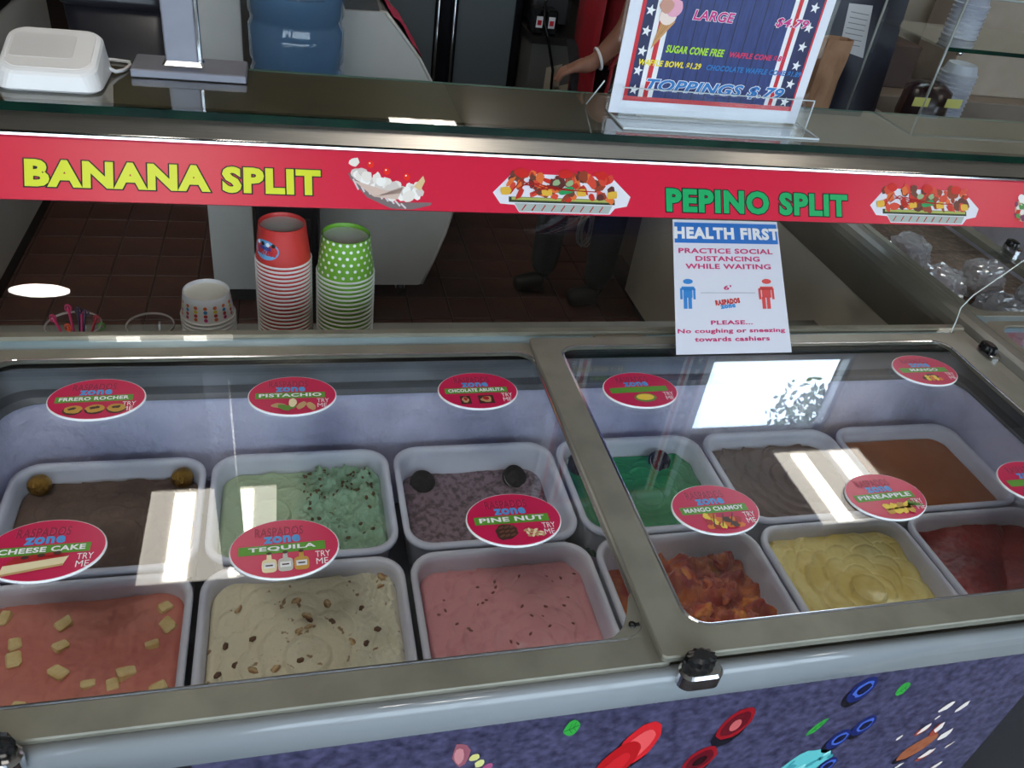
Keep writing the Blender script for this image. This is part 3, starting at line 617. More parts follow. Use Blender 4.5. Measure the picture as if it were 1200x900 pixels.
for k, (px, py, ld, kind, body) in enumerate(CARDS):
    zt = .9007 if ld is lidL else .9107
    zt = (.8915 if ld is lidL else .9015)+.0078
    p = on_z(px, py, zt); t = thing('flavor_card', 'oval magenta flavor card '+WORDS[kind], 'flavor card', (p.x, p.y, zt), 'oval flavor cards on the glass lids', (.03, .0, .015)[k % 3])
    if base_me is None:
        base_me = make_base().build('card_base', WHITE, t, False).data
        q = MB(); blob(q, XY, 0, 0, E_W-.0014, E_H-.0014, .0031, MAG, k=48); face_me = q.build('card_face', MAG, t, False).data
        q = MB(); poly(q, XY, [(-.052, -.0075), (.046, -.0075), (.046, .006), (-.052, .006)], .0034, GREENB); band_me = q.build('green_band', GREENB, t, False).data
        q = MB(); lettering(q, XY, 'RASPADOS', -.034, .022, .0195, .0335, .0034, LOGO_R, .03); lettering(q, XY, 'RASPADOS', -.0345, .0215, .0205, .0335, .0032, mat('logo_edge', S(226, 70, 120), .4), .045); logo_me = q.build('logo_word', None, t, False).data
        q = MB(); lettering(q, XY, 'zone', -.024, .018, .008, .0195, .0034, LOGO_B, .045); zone_me = q.build('logo_zone', None, t, False).data
        q = MB(); lettering(q, XY, 'TRY', .034, .051, -.019, -.010, .0034, WHITE, .0); lettering(q, XY, 'ME', .0345, .048, -.030, -.021, .0034, WHITE, .0); try_me = q.build('try_me_words', None, t, False).data
    else:
        for n_, me in (('card_base', base_me), ('card_face', face_me), ('green_band', band_me), ('logo_word', logo_me), ('logo_zone', zone_me), ('try_me_words', try_me)): link(n_, me, t)
    if body:
        L_ = min(.044, .0046*len(body)+.006); q = MB(); lettering(q, XY, body, -.003-L_, -.003+L_, -.0045, .0035, .0038, WHITE, .035); q.build('flavor_name', None, t, False)
    q = MB(); pic(q, kind); q.build('picture', None, t, False)
# ------------------------------------------------------------------ shelf over the back of the freezer, with the printed banner
SX0, SX1 = -.85, 2.15
sh = thing('serving_shelf', 'steel and glass serving shelf with pink printed banner along its front', 'shelf', (.65, 1.53, 0))
DECK = mat('shelf_deck', S(92, 80, 58), 0.4, 0.2, S(82, 71, 52), 5)
o = extr('steel_front', [(1.3955, 1.106), (1.394, 1.114), (1.3985, 1.120), (1.4045, 1.128), (1.4115, 1.138), (1.4175, 1.146), (1.4225, 1.1488), (1.4325, 1.1488), (1.4325, 1.106)], SX0, SX1, STEEL, sh)
for p in o.data.polygons: p.use_smooth = len(p.vertices) == 4 and p.normal.y < -.2 and p.normal.z > .1
extr('chrome_lip', [(1.393, 1.1122), (1.391, 1.1158), (1.392, 1.1193), (1.3975, 1.1213), (1.3985, 1.1118)], SX0, SX1, CHROME, sh)
boxobj('deck', SX0, SX1, 1.432, 1.656, 1.10, 1.1605, DECK, sh)
GEDGE = mat('glass_edge_green', S(14, 46, 34), 0.2, 0, S(10, 34, 28), 12, spec=.15)
q = MB(); q.face([(SX0, 1.407, 1.163), (SX1, 1.407, 1.163), (SX1, 1.660, 1.163), (SX0, 1.660, 1.163)]); q.build('glass_top', G_SHELF, sh)
boxobj('glass_edge', SX0, SX1, 1.4065, 1.413, 1.149, 1.1627, GEDGE, sh); boxobj('glass_edge', SX0, SX1, 1.656, 1.660, 1.1585, 1.1627, mat('glass_edge_pale', S(110, 140, 128), .1), sh)
BF = Fr((0, 1.335, 1.0326), (1, 0, 0), (0, .6, .8)); BH = .1005
q = MB(); q.raw([BF.p(u, v, n) for n in (-.004, 0) for u, v in ((SX0, 0), (SX1, 0), (SX1, BH), (SX0, BH))], [(3, 2, 1, 0), (4, 5, 6, 7), (0, 1, 5, 4), (1, 2, 6, 5), (2, 3, 7, 6), (3, 0, 4, 7)]); ban = q.build('banner', RED, sh)
for x in (-.82, 2.11): boxobj('support_post', x-.02, x+.02, 1.52, 1.56, 0, 1.121, STEEL, sh)
led = boxobj('back_ledge', -.82, 1.285, 1.16, 1.55, .63, .66, mat('ledge', S(120, 116, 108), .5, .2, S(110, 106, 98), 9), sh)
for x in (-.5, 1.25): boxobj('ledge_leg', x-.02, x+.02, 1.48, 1.545, 0, .631, STEEL, sh)
def box4(fr, a, b):   # two pixels (left-bottom, right-top) to a box in the plane
    u0, v0 = fr.hit(*a); u1, v1 = fr.hit(*b); return u0, u1, v0, v1
LIME = mat('letter_lime', S(214, 218, 40), .35); LGRN = mat('letter_green', S(24, 168, 96), .35)
for body, lt, lb, rt_, rb, M in (('BANANA SPLIT', (28, 185), (29, 217), (376, 200), (376, 231), LIME), ('PEPINO SPLIT', (780, 220.5), (781, 248), (993, 228), (993, 255), LGRN)):
    h = [BF.hit(*p) for p in (lt, lb, rt_, rb)]; x0, x1, z0, z1 = (h[0][0]+h[1][0])/2, (h[2][0]+h[3][0])/2, (h[1][1]+h[3][1])/2, (h[0][1]+h[2][1])/2
    q = MB(); lettering(q, BF, body, x0, x1, z0, z1, .0005, BLACK, .088, ref=.052); lettering(q, BF, body, x0, x1, z0, z1, .0009, M, .052); q.build('banner_lettering', None, ban)
P_ = lambda n, *c: mat('food_'+n, S(*c), .4)
def tray(x0, x1, z0, z1, sd):
    q = MB(); w_, h_ = x1-x0, z1-z0; rn = random.Random(sd); X = lambda a: x0+a*w_; Z = lambda a: z0+a*h_
    poly(q, BF, [(X(0), Z(.42)), (X(.05), Z(.18)), (X(.15), Z(.16)), (X(.18), Z(0)), (X(.84), Z(0)), (X(.88), Z(.14)), (X(.97), Z(.2)), (X(1), Z(.42)), (X(.86), Z(.86)), (X(.14), Z(.86))], .0004, P_('tray', 226, 222, 230))
    poly(q, BF, [(X(.18), Z(.02)), (X(.83), Z(.02)), (X(.86), Z(.2)), (X(.15), Z(.2))], .0007, P_('clear', 168, 176, 170)); poly(q, BF, [(X(.11), Z(.22)), (X(.88), Z(.22)), (X(.88), Z(.34)), (X(.11), Z(.34))], .0007, P_('cuke', 44, 56, 30)); poly(q, BF, [(X(.13), Z(.27)), (X(.87), Z(.27)), (X(.87), Z(.33)), (X(.13), Z(.33))], .001, P_('cuke_pale', 170, 176, 90))
    cols = [P_('red', 196, 44, 30), P_('rust', 150, 60, 36), P_('orange', 226, 110, 50), P_('brown', 110, 60, 46), P_('tomato', 214, 70, 50), P_('dark', 96, 44, 40)]
    for k in range(70): blob(q, BF, X(rn.uniform(.12, .88)), Z(rn.uniform(.36, .86)), rn.uniform(.006, .014), rn.uniform(.004, .010), .0010+k*.00001, rn.choice(cols), rn.uniform(0, 3), 9, .25, k)
    for a in (.2, .52, .78): blob(q, BF, X(a), Z(.88), .013, .009, .0019, P_('tajin', 206, 34, 30), 0, 12, .2)
    for a, b in ((.38, .46), (.63, .47), (.86, .44), (.09, .46)): blob(q, BF, X(a), Z(b), .010, .007, .0022, P_('pine', 226, 176, 60), .1, 8, .1, p=5)
    blob(q, BF, X(.52), Z(.5), .016, .006, .0024, P_('bean', 34, 150, 84), .25, 12, .1, p=3)
    for a in (.45, .55): blob(q, BF, X(a), Z(.68), .008, .005, .0023, P_('lime', 150, 176, 130), .4, 9, .2)
    for k in range(6): stroke(q, BF, [(X(.12+.05*k), Z(.4+.1*(k % 3))), (X(.2+.06*k), Z(.72-.04*k)), (X(.3+.09*k), Z(.5))], .0018, .0028, P_('sauce', 176, 24, 20))
    for k in range(9): stroke(q, BF, [(X(.2+.07*k), Z(.04)), (X(.23+.07*k), Z(.17))], .002, .0011, P_('sauce', 176, 24, 20))
    q.build('food_print', None, ban)
b = box4(BF, (578, 248), (738, 202)); tray(b[0], b[1], BF.hit(655, 250)[1], BF.hit(655, 198)[1], 3); b = box4(BF, (1020, 262), (1146, 218)); tray(b[0], b[1], BF.hit(1083, 262)[1], BF.hit(1083, 216)[1], 4)
q = MB(); x0, x1 = BF.hit(408, 220)[0], BF.hit(506, 230)[0]; w_ = x1-x0; X = lambda a: x0+a*w_; zz0, zz1 = BF.hit(455, 246)[1], BF.hit(455, 190)[1]; Z = lambda a: zz0+a*(zz1-zz0)
poly(q, BF, [(X(0), Z(.74)), (X(.06), Z(.72)), (X(.3), Z(.30)), (X(.55), Z(.16)), (X(1), Z(.18)), (X(.98), Z(.12)), (X(.75), Z(.02)), (X(.5), Z(.03)), (X(.22), Z(.25)), (X(.03), Z(.62))], .0004, P_('dish', 120, 104, 104))
for k in range(9): stroke(q, BF, [(X(.06+.07*k), Z(.62-.06*k)), (X(.12+.07*k), Z(.40-.045*k))], .003, .0007, P_('dish_lit', 214, 204, 206))
rim_ = lambda a: .74-1.45*a if a < .3 else (.30-.56*(a-.3) if a < .55 else .16)
for k in range(34):
    a = .08+.80*((k*7) % 34)/34; blob(q, BF, X(a), Z(rim_(a)+.07+rn.uniform(0, .30)), rn.uniform(.007, .012), rn.uniform(.006, .010), .001+k*.00002, P_('cream%d' % (k % 3), *((236, 226, 216), (246, 240, 234), (216, 202, 194))[k % 3]), rn.uniform(0, 3), 11, .15, k)
poly(q, BF, [(X(.05), Z(.6)), (X(.4), Z(.42)), (X(.62), Z(.36)), (X(.66), Z(.5)), (X(.58), Z(.22)), (X(.3), Z(.26))], .0018, P_('banana', 214, 186, 172)); poly(q, BF, [(X(.78), Z(.5)), (X(.9), Z(.74)), (X(.92), Z(.62)), (X(.86), Z(.42))], .0018, P_('nut', 222, 190, 140))
for a, b in ((.27, .93), (.46, .80), (.70, .70)): blob(q, BF, X(a), Z(b), .0062, .0066, .0022, P_('cherry', 236, 40, 20), 0, 12); blob(q, BF, X(a)-.0015, Z(b)+.002, .0014, .0014, .0025, WHITE, 0, 8)
q.build('food_print', None, ban)
q = MB(); u, v = BF.hit(1196, 245)
blob(q, BF, u+.004, v-.004, .020, .024, .0004, P_('bowl', 196, 160, 130), 0, 18); 
for k in range(24): blob(q, BF, u+rn.uniform(-.014, .018), v+rn.uniform(-.022, .012), .006, .005, .0007+k*.00002, (P_('cream0', 236, 226, 216), P_('purple', 120, 50, 90), P_('lime2', 80, 140, 70), P_('red', 196, 44, 30))[k % 4], k, 8, .2)
blob(q, BF, u+.004, v+.022, .011, .010, .0016, P_('cream1', 246, 240, 234), 0, 14, .15); q.build('food_print', None, ban)
# ------------------------------------------------------------------ bent glass guard between freezer and shelf
prof = [(1.118, .905)]
for i in range(10):
    a = math.radians(43-25*(i+.5)/10); prof.append((prof[-1][0]+math.cos(a)*.02555, prof[-1][1]+math.sin(a)*.02555))
XR = [1.25, 1.268, 1.285, 1.321, 1.37, 1.42, 1.469, 1.519, 1.568, 1.617, 1.666]
gd = thing('glass_guard', 'bent clear glass guard rising from the freezer to the shelf', 'glass guard', (.4, 1.12, .905))
q = MB(); q.loft([[(-.47+(xr+.47)*i/8, y, z) for i in range(9)] for (y, z), xr in zip(prof, XR)], closed=False, smooth=True); q.build('pane', G_CLEAR, gd)
q = MB(); q.tube([(xr, y, z) for (y, z), xr in zip(prof, XR)], .0013, 6); q.build('polished_edge', mat('edge_bright', S(214, 224, 220), .15), gd)
# ------------------------------------------------------------------ HEALTH FIRST notice leaning on the guard
A = Vector((.627, 1.050, .9112)); NW = .226; T_ = Vector((.700, 1.331, 1.0352)); NL = (T_-A).length-.005
NF = Fr(A, (1, .006, 0), T_-A)
nt_ = thing('notice_sheet', 'laminated white HEALTH FIRST notice leaning below the banner', 'notice', (A.x+.1, A.y, A.z))
q = MB(); q.raw([NF.p(u, v, n) for n in (-.0008, 0) for u, v in ((0, 0), (NW, 0), (NW, NL), (0, NL))], [(3, 2, 1, 0), (4, 5, 6, 7), (0, 1, 5, 4), (1, 2, 6, 5), (2, 3, 7, 6), (3, 0, 4, 7)]); q.build('sheet', mat('notice_paper', S(226, 228, 240), .25), nt_)
NB = mat('notice_blue', S(44, 116, 200), .3); NR = mat('notice_rose', S(206, 60, 120), .3); FB = mat('figure_blue', S(60, 140, 214), .3); FRD = mat('figure_red', S(226, 84, 84), .3)
def nb(px0, py0, px1, py1):  # pixel box -> plane box (left, right, bottom, top)
    a = NF.hit(px0, py1); b = NF.hit(px1, py1); c = NF.hit(px0, py0); d = NF.hit(px1, py0); return (a[0]+c[0])/2, (b[0]+d[0])/2, (a[1]+b[1])/2, (c[1]+d[1])/2
b = nb(788, 262, 916, 285.5); q = MB(); poly(q, NF, [(.003, b[2]), (NW-.003, b[2]), (NW-.003, b[3]), (.003, b[3])], .0004, NB); q.build('blue_header', None, nt_)
q = MB(); lettering(q, NF, 'HEALTH FIRST', *nb(790, 267, 912, 281), .0008, WHITE, .052); q.build('header_words', None, nt_)
for i, (body, bx) in enumerate((('PRACTICE SOCIAL', (795, 291.5, 905, 297.5)), ('DISTANCING', (815, 300.5, 890, 306.5)), ('WHILE WAITING', (803, 309.5, 903, 315.5)), ("6'", (848, 334.5, 857, 340)), ('PLEASE...', (833, 375.5, 882, 380.5)), ('No coughing or sneezing', (794, 385, 920, 391.5)), ('towards cashiers', (814, 394.5, 902, 400)))):
    q = MB(); lettering(q, NF, body, *nb(*bx), .0005, NR, .03); q.build('notice_words', None, nt_)
for px, M in ((806, FB), (898, FRD)):
    q = MB(); H = lambda x, y: NF.hit(x, y)
    u, v = H(px, 330); blob(q, NF, u, v, .0098, .0060, .0005, M, 0, 18)
    x = px
    for bx in ((x-7.5, 336, x+7.5, 340), (x-9, 338, x-6.3, 351), (x+6.3, 338, x+9, 351), (x-5.2, 338, x+5.2, 349), (x-4.8, 348, x-.6, 362), (x+.6, 348, x+4.8, 362)):
        a = nb(*bx); poly(q, NF, [(a[0], a[2]), (a[1], a[2]), (a[1], a[3]), (a[0], a[3])], .0005, M)
    q.build('figure_symbol', None, nt_)
q = MB(); stroke(q, NF, [NF.hit(821, 343.3), NF.hit(885, 343.3)], .0008, .0005, mat('line_grey', S(130, 130, 140), .4)); q.build('distance_line', None, nt_)
q = MB(); lettering(q, NF, 'RASPADOS', *nb(838, 350.5, 867, 357), .0007, mat('logo_red', S(206, 60, 60), .4), .07, rot=.12); lettering(q, NF, 'zone', *nb(844, 357, 862, 361.5), .0007, LOGO_B, .07, rot=.12); q.build('shop_logo', None, nt_)
# ------------------------------------------------------------------ paper cup stacks, upside down
CUPB = mat('cup_base', S(246, 240, 226), .6, 0, S(240, 233, 218), 20); CUPR = mat('cup_rim', S(232, 230, 228), .4)
def cup_parts(r1, r2, h, M):
    a = MB(); a.lathe([(r1, .003), (r1-.0006, .005), (r2, h)], 40); a.lathe([(r2, h), (r2-.0012, h+.0006), (r2-.002, h), (r2-.002, h-.008)], 40)
    b = MB(); b.lathe([(r1-.0015, 0), (r1+.0015, .0002), (r1+.0022, .0018), (r1+.0015, .0036), (r1-.0008, .004)], 40)
    c = MB(); c.lathe([(r2-.002, h-.008), (.001, h-.0075)], 40, smooth=False, cap1=True)
    return a, b, c
def stack(cx, cy, r1, r2, h, pitch, ntop, zb, M, kindname, labtop, labn, group, deco=None):
    a, b, c = cup_parts(r1, r2, h, M); zt = zb
    t = thing('paper_cup', labtop, 'paper cup', (cx, cy, zb), group)
    wa = a.build('wall', M, t, False); ri = b.build('rim', CUPR, t, False); c.build('base', CUPB, t, False)
    if deco: deco(t, r1, r2, h)
    z = zb-pitch; n = 0
    while z > .66-1e-4:
        o = thing('paper_cup', labn, 'paper cup', (cx, cy, z), group); link('wall', wa.data, o); link('rim', ri.data, o); z -= pitch; n += 1
    return z+pitch
def cone_pt(r1, r2, h, ang, z, e=.0004):
    r = r1+(r2-r1)*z/h+e; return (r*math.cos(ang), r*math.sin(ang), z)
def dots(t, r1, r2, h, rows, cols, rad, Ms, stag=True, a0=-PI, z0=.012, z1=None):
    z1 = z1 or h-.004; q = MB()
    for i in range(rows):
        z = z0+(z1-z0)*i/(rows-1)
        for j in range(cols):
            an = a0+2*PI*(j+(.5 if stag and i % 2 else 0))/cols; r = r1+(r2-r1)*z/h
            M = Ms[(j*3+i*(2 if j % 2 else 5)) % len(Ms)] if len(Ms) > 1 else Ms[0]
            q.face([cone_pt(r1, r2, h, an+rad/r*math.cos(2*PI*k/10), z+rad*math.sin(2*PI*k/10)) for k in range(10)], M)
    q.build('dots', None, t, False)
def deco_red(t, r1, r2, h):
    q = MB(); an0 = -PI/2-.72; cz = h*.46
    def pt(u, v, e): r = r1+(r2-r1)*(cz+v)/h; return cone_pt(r1, r2, h, an0+u/r, cz+v, e)
    E_ = [(.028*math.cos(2*PI*k/28), .019*math.sin(2*PI*k/28)) for k in range(28)]
    q.face([pt(0, 0, .0005)]+[]+[pt(u, v, .0005) for u, v in E_[:2]], P_('logo_sky', 104, 168, 214)); q.v = []; q.f = []; q.mi = []; q.sm = []
    for k in range(28): q.face([pt(0, 0, .0006), pt(*E_[k], .0006), pt(*E_[(k+1) % 28], .0006)], P_('logo_sky', 104, 168, 214))
    class CF:
        def p(s, u, v, n=0): return Vector(pt(u, v, n))
    lettering(q, CF(), 'RASPADOS', -.020, .022, -.010, .000, .0011, P_('logo_red', 200, 44, 52), .07, rot=PI); lettering(q, CF(), 'zone', -.012, .014, .000, .007, .0011, P_('logo_navy', 30, 60, 140), .07, rot=PI)
    for k in range(4): blob(q, CF(), -.016+k*.011, .0115, .004, .004, .0011, BLACK if k % 2 else WHITE, 0, 10)
    q.build('logo_patch', None, t, False)
CY = 1.445
CUPRED = mat('cup_red', S(206, 52, 48), .4); CUPG = mat('cup_green', S(112, 168, 44), .4); CUPW = mat('cup_white', S(236, 234, 236), .35)
p0 = on_y(332, 299, CY); stack(p0.x, CY, .0515, .0432, .073, .0086, 16, p0.z-.004, CUPRED, 'red', 'red paper cup with blue oval logo, turned over on the striped red stack', 'upturned red paper cup nested in the red stack, only its white rim showing', 'red paper cups in the stack', deco_red)
p0 = on_y(405, 315, CY); stack(p0.x, CY, .0552, .0458, .081, .0096, 14, p0.z-.004, CUPG, 'green', 'green paper cup with white dots, turned over on the green stack', 'upturned green paper cup nested in the green stack, only its white rim showing', 'green paper cups in the stack', lambda t, a, b, h: dots(t, a, b, h, 6, 22, .0032, [WHITE]))
DM = [P_('d%d' % i, *c) for i, c in enumerate(((206, 40, 130), (232, 206, 50), (122, 176, 70), (224, 110, 60), (50, 140, 196), (196, 60, 70)))]
p0 = on_y(244, 365, CY); stack(p0.x, CY, .0495, .0427, .052, .0088, 2, p0.z-.003, CUPW, 'dotted', 'small white paper cup with coloured dots, turned over beside the red stack', 'upturned white dotted paper cup nested under the coloured dots cup', 'white dotted paper cups in the stack', lambda t, a, b, h: dots(t, a, b, h, 4, 16, .0037, DM, False, z1=h-.016))
# container of plastic spoons, and an empty clear container
def tumbler(px, py, r, lab):
    p = on_y(px, py, CY); t = thing('clear_container', lab, 'container', (p.x, CY, .66)); h = p.z-.66
    q = MB(); q.lathe([(.004, .001), (r*.8, .001), (r, h-.004)], 32, cap0=True); q.build('wall', G_ACR, t, False)
    q = MB(); q.lathe([(r, h-.004), (r+.0016, h-.003), (r+.0016, h), (r, h+.001), (r-.001, h-.003)], 32); q.build('lip', mat('clear_lip', S(170, 160, 156), .15), t, False); return p, t
p, t = tumbler(86, 380, .048, 'clear round container filled with coloured plastic spoons'); tumbler(176, 380, .043, 'empty clear round container between the spoons and the dotted cup')
SPC = [P_('spoon%d' % i, *c) for i, c in enumerate(((196, 40, 96), (226, 84, 40), (60, 40, 70), (176, 40, 60), (90, 160, 60)))]
SN = ['pink', 'orange', 'dark violet', 'crimson', 'green']
for i, (px, py, k) in enumerate(((61, 370, 0), (79, 358, 0), (91, 361, 2), (100, 364, 2), (113, 371, 3), (119, 380, 4), (79, 381, 1), (96, 366, 0))):
    e = on_y(px, py, CY-.006+.004*(i % 4)); bse = Vector((p.x+(e.x-p.x)*.35, CY+(i % 3-1)*.008, .675))
    o = thing('plastic_spoon', '%s plastic spoon sticking up out of the clear container' % SN[k], 'spoon', bse, '%s plastic spoons in the container' % SN[k]); q = MB()
    d_ = (e-bse); q.tube([bse+d_*s for s in (0, .5, .93, 1)], [.0022, .0022, .0026, .0012], 7); q.build('handle', SPC[k], o)
    q = MB(); q.tube([bse+d_*.985+Vector((.0052*math.cos(a), 0, .0075*math.sin(a)-.004)) for a in [PI*2*j/12 for j in range(13)]], .0016, 6); q.build('loop_end', SPC[k], o)
# ------------------------------------------------------------------ things on the shelf
SZ = 1.163
WPL = mat('white_plastic', S(232, 228, 226), .3, 0, S(228, 224, 222), 9); WPG = mat('white_panel', S(222, 216, 212), .22)
rt = thing('wireless_router', 'white rounded slanted plastic device standing on the glass shelf', 'router', (-.38, 1.53, SZ))
def slab(x0, x1, y0, y1, r, zf, zb, ins=0, dz=0):   # section whose height rises towards the back
    return [(a, b, SZ+zf+(zb-zf)*(b-y0)/(y1-y0)+dz) for a, b in rr(x0+ins, x1-ins, y0+ins, y1-ins, r, 6)]
x0, x1, y0, y1 = -.458, -.302, 1.455, 1.595
q = MB(); q.loft([slab(x0, x1, y0, y1, .022, 0, 0, .004), slab(x0, x1, y0, y1, .024, .004, .004), slab(x0, x1, y0, y1, .028, .024, .063, .005), slab(x0, x1, y0, y1, .028, .028, .0675, .008), slab(x0, x1, y0, y1, .026, .0298, .0693, .013)], True, True, smooth=False); q.build('body', WPL, rt)
q = MB(); q.loft([slab(x0, x1, y0, y1, .022, .0298, .0693, .015), slab(x0, x1, y0, y1, .022, .0298, .0693, .016, .0012)], True, True); q.build('top_panel', WPG, rt)
q = MB(); q.loft([slab(-.44, -.345, 1.497, 1.565, .008, .0418, .0609, 0, .0006), slab(-.44, -.345, 1.497, 1.565, .008, .0418, .0609, .001, .0014)], True, True); q.build('screen_patch', mat('device_grey', S(200, 194, 190), .3), rt)
q = MB(); q.tube([(-.308, 1.56, SZ+.016), (-.296, 1.568, SZ+.006), (-.285, 1.59, SZ+.0032), (-.279, 1.618, SZ+.0032), (-.284, 1.638, SZ+.0032), (-.31, 1.644, SZ+.0032), (-.39, 1.645, SZ+.0032)], .0034, 8); q.build('cable', WPL, rt)
ALM_ = mat('post_aluminium', S(140, 140, 150), .45, .7, S(132, 132, 142), 7)
ps = thing('metal_post', 'square aluminium post on a flat base plate beside the white device', 'post', (-.18, 1.61, SZ))
q = MB(); q.bbox(-.272, -.079, 1.562, 1.654, SZ, SZ+.015, .002); q.build('base_plate', ALM_, ps)
q = MB(); q.bbox(-.2166, -.162, 1.60, 1.625, SZ+.0145, SZ+.80, .003); q.build('upright', ALM_, ps)
q = MB(); q.bbox(-.162, -.156, 1.602, 1.623, SZ+.0145, SZ+.80, .001); q.build('edge_strip', CHROME, ps)
q = MB(); q.loft([[(*p, SZ+.0145) for p in rr(-.223, -.151, 1.594, 1.63, .004)], [(*p, SZ+.022) for p in rr(-.218, -.155, 1.599, 1.626, .004)]], True, True); q.build('weld_bead', CHROME, ps)
# menu card in a clear holder
MY = 1.515
mn = thing('menu_holder', 'clear acrylic stand holding the stars and stripes cone price menu', 'menu stand', (.804, 1.50, SZ))
MF = Fr((0, MY, 0), (1, 0, 0), (0, 0, 1))
mx0, mx1, mz0, mz1 = .600, 1.017, SZ+.0065, SZ+.56
boxobj('acrylic_back', mx0-.006, mx1+.012, MY+.003, MY+.005, SZ+.003, mz1, G_ACR, mn)
boxobj('acrylic_front', mx0+.012, mx1+.014, MY-.022, MY-.020, SZ+.004, SZ+.062, G_ACR, mn)
boxobj('acrylic_foot', mx0+.006, mx1+.016, MY-.075, MY+.03, SZ+.0005, SZ+.0035, G_ACR, mn)
ACE = mat('acrylic_edge', S(206, 214, 216), .12)
q = MB(); q.box(mx0+.012, mx1+.014, MY-.0225, MY-.0195, SZ+.061, SZ+.0625); q.box(mx1+.0125, mx1+.0145, MY-.0225, MY-.0195, SZ+.004, SZ+.062); q.box(mx0+.006, mx1+.016, MY-.0765, MY-.0745, SZ+.0005, SZ+.004); q.box(mx0+.006, mx0+.008, MY-.075, MY+.03, SZ+.001, SZ+.004); q.box(mx1+.014, mx1+.016, MY-.075, MY+.03, SZ+.001, SZ+.004)
q.tube([(mx0-.012, MY+.02, SZ+.06), (mx0-.03, MY+.05, SZ+.004)], .0014, 6); q.build('acrylic_edges', ACE, mn)
mc = boxobj('menu_card', mx0, mx1, MY, MY+.002, mz0, mz1, mat('card_white', S(228, 230, 240), .35), mn)
a0, a1, c0 = mx0+.024, mx1-.020, mz0+.025
NAVY = mat('menu_navy', S(34, 42, 92), .35, 0, S(28, 34, 78), 20); MRED = mat('menu_red', S(206, 34, 48), .35); PLK = mat('menu_plank', S(46, 62, 122), .35, 0, S(38, 52, 108), 30, stretch=(8, 1, 1)); PLL = mat('menu_plank_line', S(22, 26, 60), .35)
q = MB(); poly(q, MF, [(a0, c0), (a1, c0), (a1, mz1-.02), (a0, mz1-.02)], .0004, MRED); poly(q, MF, [(a0+.008, c0+.009), (a1-.004, c0+.009), (a1-.004, mz1-.03), (a0+.008, mz1-.03)], .0007, NAVY); q.build('star_border', None, mc)
l0, l1 = a0+.030, a1-.040
for s_, e in ((l0, l0+.030), (l1-.026, l1)):
    for k in range(3):
        d_ = (e-s_)/3; q = MB(); poly(q, MF, [(s_+k*d_, c0+.009), (s_+(k+1)*d_, c0+.009), (s_+(k+1)*d_, mz1-.03), (s_+k*d_, mz1-.03)], .0010, MRED if k == 1 else WHITE); q.build('stripe', None, mc)
q = MB(); poly(q, MF, [(l0+.030, c0+.009), (l1-.026, c0+.009), (l1-.026, mz1-.03), (l0+.030, mz1-.03)], .0010, PLK)
for k in range(1, 9):
    x = l0+.03+(l1-l0-.056)*k/9; stroke(q, MF, [(x, c0+.009), (x, mz1-.03)], .0018, .0012, PLL)
q.build('plank_backdrop', None, mc)
q = MB(); star(q, Fr((0, 0, 0), (1, 0, 0), (0, 0, 1)), 0, 0, .0105, .0012, WHITE, .15); st_me = None
for k in range(12):
    for x, z in ((a0+.019, c0+.022+k*.036), (a1-.021, c0+.018+k*.036)):
        o = q.build('star', WHITE, mc, False) if st_me is None else link('star', st_me, mc); st_me = o.data; o.location = Vector((x, MY, z))-parent_loc(mc)
def mb_(px0, py0, px1, py1, dv=0):
    a, b, c, d_ = (MF.hit(*p) for p in ((px0, py1), (px1, py1), (px0, py0), (px1, py0))); return a[0], b[0], a[1], c[1]
def mtext(body, x0, x1, z0, z1, M, bold, edge=None, sh_=.25, ed=.035):
    q = MB()
    if edge: lettering(q, MF, body, x0, x1, z0, z1, .0016, edge, bold+ed, sh_, ref=bold)
    lettering(q, MF, body, x0, x1, z0, z1, .0020, M, bold, sh_); q.build('menu_words', None, mc)
PINK = mat('menu_pink', S(206, 40, 130), .35); PGN = mat('menu_green', S(176, 224, 40), .35); PYE = mat('menu_yellow', S(244, 224, 40), .35); PBL = mat('menu_blue', S(40, 120, 190), .35); PHP = mat('menu_rose', S(214, 52, 96), .35)
def mz(px, py): return MF.hit(px, py)
for body, pl, pr2, M, bold, edge, hh, sh_ in (('LARGE', (811, 24), (859, 26), PINK, .03, WHITE, .018, .15), ('$4.79', (907, 32), (945, 35), PINK, .025, WHITE, .018, .2), ('SUGAR CONE FREE', (779, 62), (847, 66), PGN, .035, None, .0142, .15), ('WAFFLE CONE $.89', (853, 69), (918, 72), PHP, .035, None, .012, .15),
                                       ('WAFFLE BOWL $1.29', (747, 77), (820, 82), PYE, .035, None, .013, .15), ('CHOCOLATE WAFFLE CONE $1.89', (826, 84), (937, 90), PBL, .035, None, .012, .15), ('TOPPINGS $.79', (755, 107), (915, 118), PBL, .03, WHITE, .025, .25)):
    ua, va = mz(*pl); ub, vb = mz(*pr2); zc = (va+vb)/2; mtext(body, ua, ub, zc, zc+hh, M, bold, edge, sh_)
q = MB(); u, v = mz(770, 30)
poly(q, MF, [(u+.006, v+.012), (u+.034, v+.010), (u-.004, v-.042)], .0022, P_('cone', 206, 150, 92)); 
for k in range(4): stroke(q, MF, [(u+.008+k*.006, v+.010), (u-.002+k*.004, v-.032+k*.006)], .001, .0024, P_('cone_line', 170, 112, 62))
blob(q, MF, u+.016, v+.018, .017, .015, .0025, P_('vanilla', 244, 222, 210), 0, 16, .06); blob(q, MF, u+.026, v+.034, .017, .016, .0028, P_('strawb', 236, 168, 190), 0, 16, .08); blob(q, MF, u+.010, v+.036, .014, .013, .0030, P_('choc_swirl', 206, 150, 130), 0, 16, .1)
q.build('cone_picture', None, mc)
